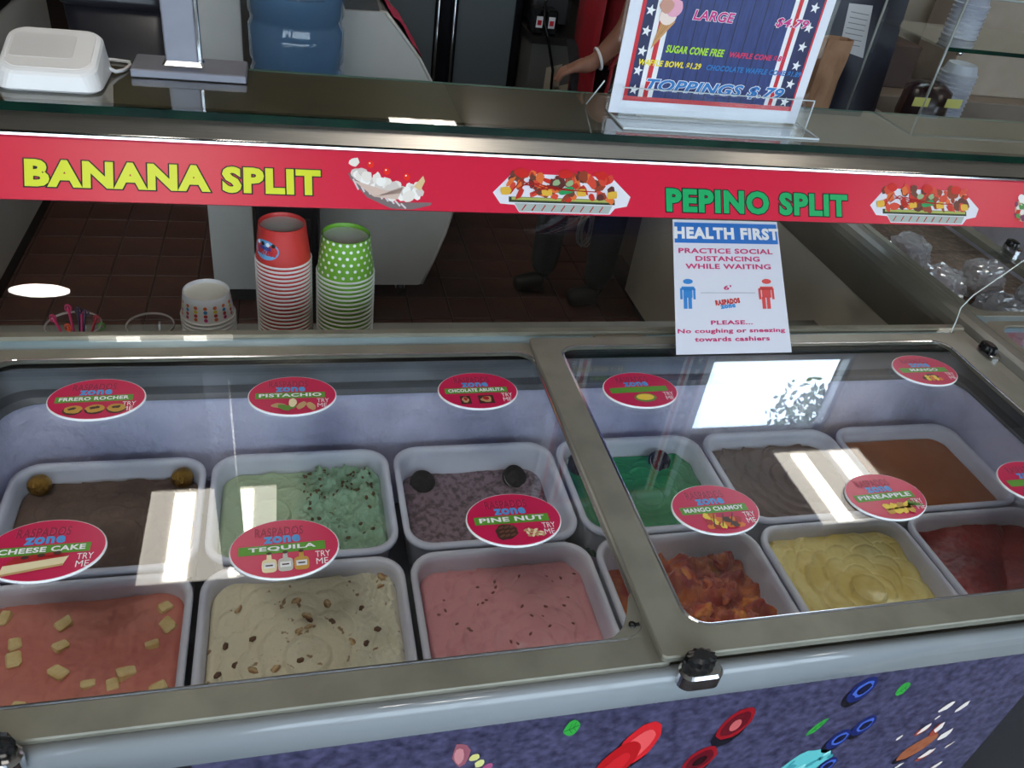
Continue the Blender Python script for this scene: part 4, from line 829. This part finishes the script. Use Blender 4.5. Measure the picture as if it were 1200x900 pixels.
# ------------------------------------------------------------------ water dispenser with jug
WBL = glass('jug_plastic', (.42, .60, .80), .05, (.16, .30, .48, 1), .55, .05)
DBLK = mat('dispenser_black', S(20, 20, 24), .35, 0, S(28, 28, 32), 12)
wd = thing('jug_stand', 'black floor standing stand below the blue water jug', 'stand', (-.025, 2.66, 0))
q = MB(); q.bbox(-.122, .074, 2.45, 2.71, 0, .78, .012); q.build('body', DBLK, wd)
q = MB(); q.bbox(-.096, .048, 2.441, 2.452, .10, .48, .005); q.build('door', mat('dispenser_door', S(30, 30, 34), .3), wd)
q = MB(); q.bbox(-.128, .164, 2.435, 2.713, .778, .7925, .004); q.build('top_plate', DBLK, wd)
jg = thing('water_jug', 'large blue ribbed plastic water jug standing on the black stand', 'water jug', (.018, 2.574, .792))
q = MB(); q.lathe([(.02, .006), (.11, .0), (.128, .008), (.138, .03), (.135, .11), (.129, .122), (.129, .135), (.135, .147), (.135, .235), (.129, .247), (.129, .262), (.135, .274), (.135, .36), (.12, .40), (.05, .44), (.035, .45), (.035, .485), (.02, .487)], 44); q.build('bottle', WBL, jg, False)
q = MB(); q.lathe([(.036, .47), (.038, .472), (.038, .492), (.004, .494)], 20); q.build('cap', mat('cap_blue', S(40, 80, 150), .4), jg, False)
q = MB()
class JF:
    def p(s, u, v, n=0): r = .1355+n; a = -PI/2+u/r; return Vector((r*math.cos(a), r*math.sin(a), v))
for k in range(3): lettering(q, JF(), 'PURIFIED DRINKING WATER', -.03, .08, .345-k*.009, .350-k*.009, .0006, BLACK, .02)
q.build('print', None, jg, False)
# ------------------------------------------------------------------ cabinets behind
CABW = mat('cabinet_white', S(200, 198, 193), .4, 0, S(193, 191, 186), 4); CABD = mat('cabinet_kick', S(18, 17, 18), .6)
tc_ = thing('tall_cabinet', 'narrow pale grey upright cabinet next to the water dispenser', 'cabinet', (-.21, 2.9, 0))
q = MB(); q.bbox(-.288, -.142, 2.72, 3.2, .06, 1.5, .004); q.build('body', CABW, tc_); boxobj('kick', -.28, -.15, 2.75, 3.19, 0, .061, CABD, tc_)
gc = thing('display_case', 'pale display case with bulging curved side panel on casters', 'display case', (.3, 3.0, 0))
CURVE = [(.085, .085), (.45, .085), (.462, .09), (.50, .19), (.535, .30), (.555, .39), (.556, .50), (.545, .60), (.52, .70), (.475, .80), (.40, .92), (.345, .985), (.287, 1.05), (.15, 1.045), (.085, 1.04)]
q = MB(); q.loft([[(x, y, z) for x, z in CURVE] for y in (2.72, 2.745)], True, True); q.build('side_panel', CABW, gc)
q = MB(); q.loft([[(x*.985+.004, y, z*.985+.006) for x, z in CURVE] for y in (2.7445, 3.42)], True, True); q.build('body', mat('case_body', S(120, 118, 114), .45), gc)
q = MB(); q.tube([(x, 2.722, z) for x, z in CURVE[2:13]], .006, 6); q.build('edge_moulding', mat('moulding', S(196, 194, 190), .3), gc)
q = MB(); q.loft([[(x, y, z) for x, z in ((.10, 1.046), (.27, 1.05), (.20, 1.26), (.10, 1.30))] for y in (2.73, 3.40)], True, True); q.build('glass_hood', glass('hood', (.6, .6, .6), .05, (.2, .2, .2, 1), .35), gc)
for x, y in ((.39, 2.80), (.15, 2.80), (.39, 3.34), (.15, 3.34)):
    q = MB(); q.lathe([(.032, -.012), (.038, -.008), (.038, .008), (.032, .012)], 20, cap0=True, cap1=True); q.v = [(x+b_[2], y+b_[0], .038+b_[1]) for b_ in q.v]; c_ = q.build('caster_wheel', BLKP, gc)
    q = MB(); q.box(x-.018, x+.018, y-.02, y+.02, .07, .088); q.box(x-.018, x-.014, y-.012, y+.012, .03, .075); q.box(x+.014, x+.018, y-.012, y+.012, .03, .075); q.build('caster_fork', STEEL, gc)
lc = thing('low_counter', 'low pale counter with black kick base left of the aisle', 'counter', (-1.35, 3.1, 0))
boxobj('kick', -1.68, -1.0, 2.3, 4.0, 0, .07, CABD, lc); q = MB(); q.bbox(-1.70, -.985, 2.28, 4.02, .07, .80, .006); q.build('body', CABW, lc); boxobj('top', -1.71, -.98, 2.27, 4.03, .80, .83, mat('counter_black', S(20, 20, 24), .3), lc)
bn = thing('waste_bin', 'dark grey rounded bin standing at the back beyond the low counter', 'bin', (-.66, 3.82, 0))
q = MB(); q.loft([[(*p, z) for p in rr(-.66-a, -.66+a, 3.82-a*.8, 3.82+a*.8, .06, 6)] for a, z in ((.15, 0), (.165, .05), (.195, .78))], True, True, smooth=True); q.build('body', mat('bin_grey', S(44, 44, 52), .35, 0, S(38, 38, 46), 6), bn)
q = MB(); q.loft([[(*p, z) for p in rr(-.66-a, -.66+a, 3.82-a*.8, 3.82+a*.8, .07, 6)] for a, z in ((.205, .77), (.208, .80), (.17, .88), (.10, .93))], True, True, smooth=True); q.build('lid', mat('bin_lid', S(52, 52, 60), .3), bn)
# dark cooler and equipment at the back
BLKG = mat('cooler_black', S(14, 14, 20), .25, 0, S(20, 20, 28), 6)
ck = thing('glass_cooler', 'black glass door cooler standing behind the display case', 'cooler', (.9, 4.0, 0))
q = MB(); q.bbox(.30, .99, 3.72, 4.3, 0, 1.3, .006); q.build('body', BLKG, ck)
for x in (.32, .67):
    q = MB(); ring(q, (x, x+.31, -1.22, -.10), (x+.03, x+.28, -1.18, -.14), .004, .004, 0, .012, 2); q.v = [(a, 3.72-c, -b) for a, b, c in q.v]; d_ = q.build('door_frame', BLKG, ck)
    q = MB(); q.face([(x+.03, 3.717, .14), (x+.28, 3.717, .14), (x+.28, 3.717, 1.18), (x+.03, 3.717, 1.18)]); q.build('door_pane', mat('pane_painted_reflection', S(104, 112, 116), .12), ck)  # door glass coloured lighter grey, a reflection painted into its base colour
    q = MB(); hx = .612 if x < .5 else .682; q.tube([(hx, 3.70, .35), (hx, 3.695, .37), (hx, 3.695, .93), (hx, 3.71, .95)], .006, 8); q.build('handle', CHROME, ck)
bc = thing('back_counter', 'dark work counter behind the person in red', 'counter', (1.2, 4.0, 0))
q = MB(); q.bbox(1.0, 1.39, 3.55, 4.3, .05, .80, .004); q.build('body', mat('counter_grey', S(92, 90, 86), .5), bc); boxobj('kick', 1.01, 1.38, 3.58, 4.28, 0, .051, CABD, bc); boxobj('top', .99, 1.395, 3.53, 4.31, .80, .83, mat('counter_dark', S(36, 32, 30), .3), bc)
for i, (px, py) in enumerate(((627, 60), (641, 61))):
    c = on_y(px, py, 3.56); z0 = .83
    t = thing('power_adapter', 'small black power adapter with red and white tag, %s' % ('behind the black cable' if i == 0 else 'between the black cable and the person'), 'power adapter', (c.x, 3.60, z0), 'power adapters on the work counter')
    q = MB(); q.bbox(c.x-.026, c.x+.026, 3.555, 3.65, z0, z0+.10, .006); q.build('body', BLKP, t)
    q = MB(); q.box(c.x-.014, c.x+.014, 3.5535, 3.556, z0+.03, z0+.075); tg = q.build('tag', WHITE, t); q = MB(); q.box(c.x-.009, c.x+.009, 3.5525, 3.5540, z0+.04, z0+.06); q.build('tag_print', MRED, t)
t = MB(); t.tube([(1.10, 3.71, .95), (1.07, 3.66, .962), (1.04, 3.57, .955), (1.03, 3.512, .90), (1.06, 3.515, .82), (1.10, 3.515, .70), (1.11, 3.515, .55), (1.12, 3.515, .45)], .006, 8); tag(t.build('black_cable', BLKP), 'black power cord hanging down the front of the work counter', 'cord')
q = MB(); q.bbox(1.02, 1.20, 3.7, 4.0, .83, 1.0, .02); tag(q.build('receipt_printer', mat('printer_dark', S(44, 42, 44), .4)), 'dark grey box shaped printer on the work counter', 'printer')
for i, (x, z) in enumerate(((1.08, .60), (1.13, .52))):
    q = MB(); q.raw([(x, 3.5487, z), (x+.07, 3.5487, z+.01), (x+.07, 3.5487, z+.12), (x, 3.5487, z+.10), (x, 3.5512, z), (x+.07, 3.5512, z+.01), (x+.07, 3.5512, z+.12), (x, 3.5512, z+.10)], [(0, 1, 2, 3), (7, 6, 5, 4), (0, 4, 5, 1), (1, 5, 6, 2), (2, 6, 7, 3), (3, 7, 4, 0)])
    tag(q.build('paper_note', mat('paper_beige', S(176, 160, 140), .7)), 'small paper note taped to the work counter, %s of the two' % ('upper' if i == 0 else 'lower'), 'paper note')
def case_z(x):
    for (a, b), (c, d) in zip(CURVE[5:], CURVE[6:]):
        if c <= x <= a: return b+(d-b)*(a-x)/(a-c+1e-9)
    return 1.05
q = MB(); n = 16; V = []
for j in range(7):
    for i in range(n+1):
        x = .285+.15*i/n+.01*math.sin(j*1.3); V.append((x, 2.93+.035*j, case_z(min(x, .54))+.008+.007*math.sin(i*.9+j*1.1)))
q.raw(V, [(j*(n+1)+i, j*(n+1)+i+1, (j+1)*(n+1)+i+1, (j+1)*(n+1)+i) for j in range(6) for i in range(n)], None, True)
o = tag(q.build('cleaning_cloth', mat('cloth_pink', S(206, 60, 96), .8, 0, S(190, 46, 84), 60, .4, 200)), 'crumpled pink cloth lying over the curved edge of the display case', 'cloth')
sd_ = o.modifiers.new('t', 'SOLIDIFY'); sd_.thickness = .003
# ------------------------------------------------------------------ side freezer along the right, full of bags
f2 = thing('side_freezer', 'second long freezer with pale side standing at the right end', 'freezer', (1.68, 1.5, 0))
GR2 = mat('freezer_grey', S(118, 113, 102), .45, .1, S(108, 103, 93), 7)
q = MB(); ring(q, (1.302, 2.06, .32, 2.72), (1.374, 1.991, .399, 2.641), .004, .05, .07, .795); q.build('cabinet', mat('freezer_pale', S(206, 198, 184), .45, 0, S(196, 188, 174), 3), f2)
boxobj('plinth', 1.34, 2.03, .36, 2.68, 0, .071, CABD, f2)
q = MB(); ring(q, (1.298, 2.064, .316, 2.724), (1.375, 1.99, .40, 2.64), .03, .05, .79, .872); q.build('dark_band', mat('band_brown', S(112, 104, 90), .5, .1, S(104, 96, 83), 7), f2)
q = MB(); rim = [(1.298, .868), (1.299, .882), (1.306, .894), (1.318, .902), (1.334, .905), (1.352, .904), (1.368, .899), (1.376, .888), (1.376, .868)]
q.loft([[(x, y, z) for x, z in rim] for y in (.316, 2.724)], True, True, smooth=False); q.build('side_rail', GR2, f2)
q = MB(); q.loft([[(3.362-x, y, z) for x, z in rim] for y in (.316, 2.724)], True, True); q.build('side_rail', GR2, f2)
for y0, y1 in ((.316, .395), (2.645, 2.724)): boxobj('end_rail', 1.37, 1.992, y0, y1, .868, .902, GR2, f2)
q = MB(); q.loft([[(*p, z) for p in rr(1.376, 1.989, .401, 2.639, .05)] for z in (.870, .62)], False, True, smooth=False); q.build('liner', FROST, f2)
boxobj('cross_track', 1.376, 1.987, 1.165, 1.195, .872, .896, TRACK, f2); boxobj('middle_bar', 1.69, 1.725, 1.2, 2.64, .872, .888, FRAME, f2)
latch(1.72, 1.496, .902, f2, PI/2); latch(1.355, 1.86, .906, f2, PI/2)
def lid2(y0, y1, z, lab):
    t = thing('sliding_lid', lab, 'glass lid', (1.68, (y0+y1)/2, z)); q = MB(); ring(q, (1.372, 1.99, y0, y1), (1.392, 1.97, y0+.02, y1-.02), .02, .04, z, z+.006, 8); q.build('frame', FRAME, t)
    q = MB(); q.face([(*p, z+.004) for p in rr(1.39, 1.972, y0+.018, y1-.018, .03)]); q.build('pane', G_LID, t)
lid2(1.19, 2.645, .891, 'far glass lid of the side freezer above the plastic bags'); lid2(.395, 1.172, .891, 'near glass lid of the side freezer beside the end of the display freezer')
bed = mat('brown_sweets', S(96, 66, 52), .6, 0, S(140, 110, 90), 70, .6, 90, ramp=(.4, .7))
def bag(x, y, z, rx, ry, rz_, sd, lab):
    t = thing('plastic_bag', lab, 'plastic bag', (x, y, z), 'clear plastic bags in the side freezer', sd*.9)
    def puff(k, name, M):
        bm = bmesh.new(); bmesh.ops.create_icosphere(bm, subdivisions=4, radius=1)
        for v in bm.verts:
            c = v.co; n_ = 1+.22*noise.noise(c*2.2+Vector((sd, 0, 0)))+.14*noise.noise(c*6+Vector((0, sd, 0)))+(.10*abs(noise.noise(c*13+Vector((sd, sd, 0)))) if k > .95 else 0)
            v.co = Vector((math.copysign(abs(c.x)**.75, c.x)*rx*n_, math.copysign(abs(c.y)**.75, c.y)*ry*n_, c.z*rz_*n_))*k
        me = bpy.data.meshes.new(name); bm.to_mesh(me); bm.free(); me.materials.append(M)
        for p in me.polygons: p.use_smooth = k < .95
        o = link(name, me, t); o.location.z = rz_*.9; return o
    puff(1.0, 'film', G_BAG); puff(.86, 'filling', [bed, mat('bag_pale', S(200, 192, 196), .7, 0, S(170, 120, 120), 40), mat('bag_rose', S(176, 130, 130), .7, 0, S(206, 190, 190), 50)][sd % 3])
k = 0
q = MB(); q.bbox(1.379, 1.986, .404, 2.636, .615, .735, .02); sw = q.build('sweet_bed', bed, f2)
for x, y in ((1.455, 1.28), (1.59, 1.26), (1.655, 1.385), (1.50, 1.40), (1.78, 1.28), (1.80, 1.42), (1.46, 1.07), (1.60, 1.06), (1.74, 1.05), (1.53, .93), (1.90, 1.33), (1.68, .92), (1.59, 1.52), (1.75, 1.56), (1.46, 1.66), (1.62, 1.70)):
    k += 1; bag(x, y, .731, .056, .044, .052 if y > 1.2 else .058, k, 'crinkled clear plastic bag of sweets '+('beyond the blue track of the side freezer' if y > 1.2 else 'on the near side of the blue track'))
PEB = mat('white_sweet', S(224, 218, 214), .5)
for i, p in enumerate(((1.455, 1.535, .0), (1.49, 1.475, .0))):
    o = link('white_scoop', rock('white_scoop', .018, .030, .012, PEB, i, .2, 2)); o.location = (p[0], p[1], .80); o.rotation_euler.z = .5*i; tag(o, 'small white oval sweet on top of the bags, %s' % ('the longer one' if i == 0 else 'the rounder one'), 'sweet')
    o.location.z = .748
# things standing on the far end of the side freezer
NVY = mat('navy_board', S(30, 30, 48), .35, 0, S(24, 24, 40), 8)
pb = thing('sign_board', 'dark navy board with white paper on the side freezer', 'board', (1.85, 2.5, .905))
q = MB(); q.raw([(x, y, z) for y in (0, .02) for x, z in ((1.46, .8955), (1.975, .8955), (1.975, 1.45), (1.46, 1.45))], [(3, 2, 1, 0), (4, 5, 6, 7), (0, 1, 5, 4), (1, 2, 6, 5), (2, 3, 7, 6), (3, 0, 4, 7)]); q.v = [(a, b+2.50+(c-.905)*.12, c) for a, b, c in q.v]; q.build('panel', NVY, pb)
pf = Fr((1.46, 2.50, .905), (1, 0, 0), (0, .12, 1))
a = pf.hit(985, 62); b_ = pf.hit(1002, 20)
q = MB(); poly(q, pf, [(a[0]-.01, a[1]+.01), (a[0]+.09, a[1]-.01), (a[0]+.07, a[1]+.15), (a[0]-.02, a[1]+.15)], .001, mat('paper_grey', S(196, 194, 196), .6))
for i in range(7): stroke(q, pf, [(a[0]-.005, a[1]+.03+i*.016), (a[0]+.065, a[1]+.025+i*.016)], .0025, .0015, mat('print_grey', S(120, 120, 124), .6))
q.build('paper', None, pb)
KRAFT = mat('kraft_paper', S(168, 128, 98), .75, 0, S(150, 112, 84), 14, .2, 80)
kb = Vector((1.69, 2.44, .8955))
kg = MB(); kg.loft([[(kb.x+a*.05+.006*math.sin(i*2+z*20), kb.y+b*.035, .8955+z) for i, (a, b) in enumerate([(math.cos(2*PI*i/12), math.sin(2*PI*i/12)) for i in range(12)])] for z in (0, .06, .12, .2, .26)], True, False, smooth=False); tag(kg.build('paper_bag', KRAFT), 'brown paper bag standing open on the side freezer behind the menu', 'paper bag')
dc = thing('counter_case', 'clear glass counter case with cup stacks on the side freezer', 'glass case', (2.2, 2.3, .905))
x0, x1, y0, y1, z0, z1 = 1.83, 2.6, 2.12, 2.46, .905, 1.36
q = MB(); q.face([(x0, y0, z0), (x1, y0, z0), (x1, y0, z1), (x0, y0, z1)]); q.build('front_pane', G_CLEAR, dc)
q = MB(); q.face([(x0, y0, z0), (x0, y1, z0), (x0, y1, z1), (x0, y0, z1)]); q.build('side_pane', G_CLEAR, dc)
q = MB(); q.box(x0, x1, y0, y1, 1.215, 1.222); q.build('glass_shelf', G_SHELF, dc); boxobj('shelf_edge', x0, x1, y0-.002, y0+.001, 1.213, 1.224, GEDGE, dc)
q = MB(); q.tube([(x0, y0, z0), (x0, y0, z1)], .004, 6); q.tube([(x0, y1, z0), (x0, y1, z1)], .004, 6); q.tube([(x0, y0, z1), (x1, y0, z1)], .004, 6); q.tube([(x0, y0, z1), (x0, y1, z1)], .004, 6); q.build('edge_strips', mat('case_edge', S(150, 156, 152), .2), dc)
q = MB(); q.box(x0, x1, y0, y1, z0-.001, z0+.0132); q.build('base', mat('case_base', S(120, 108, 98), .5), dc)
q = MB(); q.box(2.07, x1, y0, y1, 0, z0); q.build('pedestal', MATS['case_base'], dc)
for x, z in ((1.888, 1.2155), (2.60, 1.2155)):
    q = MB(); q.lathe([(.008, z-.012), (.008, z-.001)], 10, (x, y0+.01, 0), cap0=True, cap1=True); q.build('shelf_pin', CHROME, dc)
def cupstack(x, y, z, r, n, lab):
    q = MB(); pr2 = []
    for i in range(n): pr2 += [(r, z+i*.013), (r+.003, z+i*.013+.002), (r+.003, z+i*.013+.005), (r-.002, z+i*.013+.007)]
    q.lathe(pr2+[(r*.8, z+n*.013+.02), (r*.78, z+n*.013+.02), (.002, z+n*.013+.012)], 28, (x, y, 0), smooth=False, cap0=True); tag(q.build('cup_sleeve', mat('sleeve_white', S(190, 192, 200), .45, 0, S(150, 154, 170), 4)), lab, 'cup stack')
cupstack(2.06, 2.29, .918, .055, 16, 'stack of white ridged cups on the floor of the glass counter case'); cupstack(2.0, 2.29, 1.222, .05, 8, 'stack of white ridged cups on the upper shelf of the glass counter case'); 
t = MB(); t.lathe([(.05, .918), (.075, 1.0), (.07, 1.08), (.04, 1.10)], 24, (1.915, 2.22, 0), cap0=True, cap1=True); tag(t.build('dark_jar', mat('jar_dark', S(40, 22, 26), .25)), 'dark round jar beside the lower cup stack in the glass case', 'jar')
for i, (px, py) in enumerate(((1084, 122), (1122, 124))):
    c = on_y(px, py, 2.10); q = MB(); q.box(c.x-.028, c.x+.028, 2.1175, 2.1188, c.z-.013, c.z+.013); tag(q.build('price_tag', mat('tag_yellow', S(196, 196, 110), .6)), 'small yellow price tag on the counter case %s' % ('below the dark jar' if i == 0 else 'below the white cup stack'), 'price tag')
# boxes and goods on the wall side
for i, (x, y, z0, sx, sy, sz, c, n) in enumerate(((1.62, 3.10, .905, .30, .16, .20, (120, 50, 52), 'dark red carton'), (2.3, 3.0, .905, .5, .22, .26, (150, 138, 124), 'beige carton'), (2.95, 2.9, .905, .42, .25, .34, (140, 128, 118), 'grey-beige carton'))):
    pass
q = MB(); q.bbox(1.45, 5.3, 2.76, 3.14, 0, .905, .004); o = q.build('wall_counter', mat('wall_counter', S(116, 104, 94), .5, 0, S(104, 92, 82), 4)); tag(o, 'long beige counter along the wall behind the side freezer', 'counter')
for x, y, sx, sy, sz, c, n in ((1.72, 2.98, .30, .18, .24, (112, 44, 48), 'dark red carton'), (2.2, 2.97, .34, .2, .16, (64, 48, 44), 'dark brown carton'), (2.75, 2.97, .46, .24, .36, (156, 142, 128), 'pale beige carton'), (3.4, 2.97, .5, .26, .42, (170, 158, 146), 'tall cream carton')):
    t = thing('carton', n+' standing on the wall counter', 'carton', (x, y, .905)); q = MB(); q.bbox(x-sx/2, x+sx/2, y-sy/2, y+sy/2, .905, .905+sz, .004); q.build('box', mat('carton_%s' % n.replace(' ', '_'), S(*c), .7, 0, S(*[v-8 for v in c]), 8), t)
    q = MB(); q.box(x-.025, x+.025, y-sy/2-.001, y+sy/2+.001, .905+sz-.03, .905+sz+.001); q.build('tape', mat('tape', S(176, 150, 110), .3), t)
# ------------------------------------------------------------------ person in red behind the counter
SKIN = mat('skin', S(150, 104, 84), .5, 0, S(140, 94, 74), 20); SHIRT = mat('shirt_red', S(138, 22, 30), .75, 0, S(120, 16, 24), 14, .2, 60); PANTS = mat('trousers_black', S(16, 16, 22), .8, 0, S(22, 22, 30), 20, .2, 90); HAIR = mat('hair_dark', S(26, 18, 16), .5, 0, S(40, 28, 22), 40)
pe = thing('person', 'person in red shirt, red apron and black trousers reaching forward', 'person', (1.09, 2.77, 0))
J = dict(pel=(1.10, 2.77, .92), wai=(1.10, 2.77, 1.06), che=(1.09, 2.77, 1.25), nec=(1.09, 2.77, 1.41), hed=(1.075, 2.77, 1.50), crn=(1.08, 2.77, 1.60), lsh=(1.09, 2.60, 1.36), lel=(1.03, 2.56, 1.10), lwr=(.94, 2.58, .985), lha=(.885, 2.59, .965),
         rsh=(1.09, 2.94, 1.36), rel=(1.10, 2.99, 1.10), rwr=(1.06, 2.96, .88), rha=(1.04, 2.95, .82), lhi=(1.13, 2.68, .88), lkn=(1.165, 2.69, .48), lan=(1.172, 2.72, .085), rhi=(1.07, 2.86, .88), rkn=(.99, 2.84, .48), ran=(.972, 2.83, .085))
names = list(J); V = [J[k] for k in names]; ix = names.index
E_ = [(ix(a), ix(b)) for a, b in (('pel', 'wai'), ('wai', 'che'), ('che', 'nec'), ('nec', 'hed'), ('hed', 'crn'), ('che', 'lsh'), ('lsh', 'lel'), ('lel', 'lwr'), ('lwr', 'lha'), ('che', 'rsh'), ('rsh', 'rel'), ('rel', 'rwr'), ('rwr', 'rha'), ('pel', 'lhi'), ('lhi', 'lkn'), ('lkn', 'lan'), ('pel', 'rhi'), ('rhi', 'rkn'), ('rkn', 'ran'))]
rad = dict(pel=.11, wai=.10, che=.11, nec=.055, hed=.085, crn=.06, lsh=.06, rsh=.06, lel=.042, rel=.042, lwr=.026, rwr=.026, lha=.03, rha=.03, lhi=.09, rhi=.09, lkn=.055, rkn=.055, lan=.04, ran=.04)
def hand(V, E, R, w, h, up):
    w, h = Vector(w), Vector(h); d = (h-w).normalized(); s_ = d.cross(Vector((0, 0, 1))).normalized(); n_ = s_.cross(d)
    b0 = len(V)
    for k, (o_, ln) in enumerate(((-.027, .055), (-.009, .066), (.009, .062), (.026, .048))):
        r0 = h+d*.02+s_*o_; a = len(V); V += [tuple(r0), tuple(r0+d*ln*.5-n_*.004), tuple(r0+d*ln*.85-n_*.024)]; E += [(b0-1 if False else HI[0], a), (a, a+1), (a+1, a+2)]; R += [.009, .0085, .007]
    a = len(V); r0 = h-d*.02+s_*.03*up; V += [tuple(r0), tuple(r0+d*.03+s_*.02*up-n_*.01), tuple(r0+d*.055+s_*.022*up-n_*.018)]; E += [(HI[0], a), (a, a+1), (a+1, a+2)]; R += [.011, .010, .008]
R_ = [rad[k] for k in names]; HI = [ix('lha')]; hand(V, E_, R_, J['lwr'], J['lha'], 1); HI = [ix('rha')]; hand(V, E_, R_, J['rwr'], J['rha'], -1)
skin('body', V, E_, R_, SKIN, pe)
sub = lambda ks, es, rr_, nm, M: skin(nm, [J[k] if isinstance(k, str) else k for k in ks], es, rr_, M, pe)
sub(['pel', 'wai', 'che', (1.09, 2.77, 1.385), 'lsh', (1.05, 2.572, 1.18), 'rsh', (1.095, 2.967, 1.18)], [(0, 1), (1, 2), (2, 3), (2, 4), (4, 5), (2, 6), (6, 7)], [.125, .115, .125, .068, .072, .066, .072, .066], 'shirt', SHIRT)
sub([(1.10, 2.77, .93), 'lhi', 'lkn', (1.171, 2.718, .075), 'rhi', 'rkn', (.973, 2.831, .075)], [(0, 1), (1, 2), (2, 3), (0, 4), (4, 5), (5, 6)], [.12, .10, .068, .058, .10, .068, .058], 'trousers', PANTS)
for a, d in (('lan', -1), ('ran', -1)):
    x, y, z = J[a]; sub([(x+.04, y, .05), (x-.03, y-.005, .045), (x-.12, y-.015, .036), (x, y, .11)], [(0, 1), (1, 2), (0, 3)], [(.042, .042), (.045, .042), (.04, .032), .045], 'shoe', mat('shoe_black', S(14, 14, 16), .5))
sub([(1.06, 2.77, 1.60), (1.12, 2.77, 1.60), (1.15, 2.77, 1.52), (1.15, 2.77, 1.42)], [(0, 1), (1, 2), (2, 3)], [.075, .088, .07, .045], 'hair', HAIR)
q = MB(); q.loft([[(x, y, z) for x, z in ((.985-.0, .62), (.975, .80), (.965, 1.05), (.965, 1.28))] for y in (2.64, 2.72, 2.82, 2.90)], closed=False, smooth=True); ap = q.build('apron', mat('apron_red', S(156, 20, 34), .7, 0, S(140, 16, 28), 10), pe); sm_ = ap.modifiers.new('t', 'SOLIDIFY'); sm_.thickness = .004
q = MB(); q.tube([(.97, 2.645, 1.0), (1.02, 2.625, 1.0), (1.10, 2.625, 1.0), (1.2, 2.65, 1.0)], .008, 6)
q.tube([(1.02, 2.62, 1.0), (.99, 2.59, 1.03), (1.0, 2.59, .97), (1.03, 2.61, 1.0), (1.06, 2.59, 1.03), (1.06, 2.59, .97), (1.02, 2.62, 1.0)], .007, 6); q.tube([(1.02, 2.61, 1.0), (1.01, 2.60, .90), (.995, 2.605, .80)], .007, 6); q.build('apron_tie', MATS['apron_red'], pe)
q = MB(); q.tube([Vector((.952, 2.578, 1.0))+Vector((math.cos(a)*.012, math.sin(a)*.033, math.cos(a)*-.030)) for a in [2*PI*i/16 for i in range(17)]], .005, 6); q.build('bracelet', WHITE, pe)
for s_ in (-1, 1):
    q = MB(); q.lathe([(.001, -.008), (.008, 0), (.001, .008)], 8, (.995, 2.77+s_*.03, 1.525)); q.build('eye', BLACK, pe)
    q = MB(); q.lathe([(.004, -.028), (.016, -.01), (.016, .012), (.004, .028)], 8, (1.08, 2.77+s_*.088, 1.515)); q.build('ear', SKIN, pe)
q = MB(); q.tube([(.998, 2.77, 1.53), (.978, 2.77, 1.50), (.992, 2.77, 1.492)], [.006, .013, .01], 8); q.build('nose', SKIN, pe)
q = MB(); q.tube([(.998, 2.745, 1.462), (.988, 2.77, 1.46), (.998, 2.795, 1.462)], .005, 6); q.build('mouth', mat('lips', S(130, 70, 66), .5), pe)
# coil of cable beside the legs
q = MB(); pts = []
c = on_y(690, 275, 2.9)
for i in range(60): a = i*.55; pts.append((c.x+.028*math.cos(a)+.01*math.sin(i*.2), 2.93+.0015*i*.3, c.z+.075*math.sin(a)))
pts += [(c.x+.03, 2.956, c.z+.09), (c.x+.10, 2.955, c.z+.22), (c.x+.19, 2.952, .74), (1.453, 2.95, .82)]
q.tube(pts, .0035, 5); tag(q.build('cable_coil', mat('cable_grey', S(150, 146, 138), .5)), 'coiled pale grey cable hanging from the wall counter behind the legs of the person', 'cable')
# tree outside the high window
tr = thing('tree', 'green leafy tree outside the high window', 'tree', (5.1, 5.5, -.2))
q = MB(); q.tube([(5.1, 5.5, -.2), (5.12, 5.5, 2.4), (5.1, 5.52, 4.7)], [.10, .08, .04], 10); q.build('trunk', mat('bark', S(80, 64, 50), .9, 0, S(60, 48, 38), 12), tr)
LEAF = mat('foliage', S(104, 124, 70), .8, 0, S(70, 90, 50), 4)
q = MB(); rn = random.Random(4)
for k in range(700):
    d = Vector((rn.gauss(0, 1), rn.gauss(0, 1), rn.gauss(0, 1))).normalized()*rn.uniform(.3, 1)*.52; c = Vector((5.1, 5.5, 4.95))+d; a = Vector((rn.uniform(-1, 1), rn.uniform(-1, 1), rn.uniform(-1, 1))).normalized()*.05; b_ = a.cross(Vector((rn.uniform(-1, 1), .3, .8))).normalized()*.022
    q.face([c-a, c+b_, c+a, c-b_])
q.build('foliage', LEAF, tr)['kind'] = 'stuff'
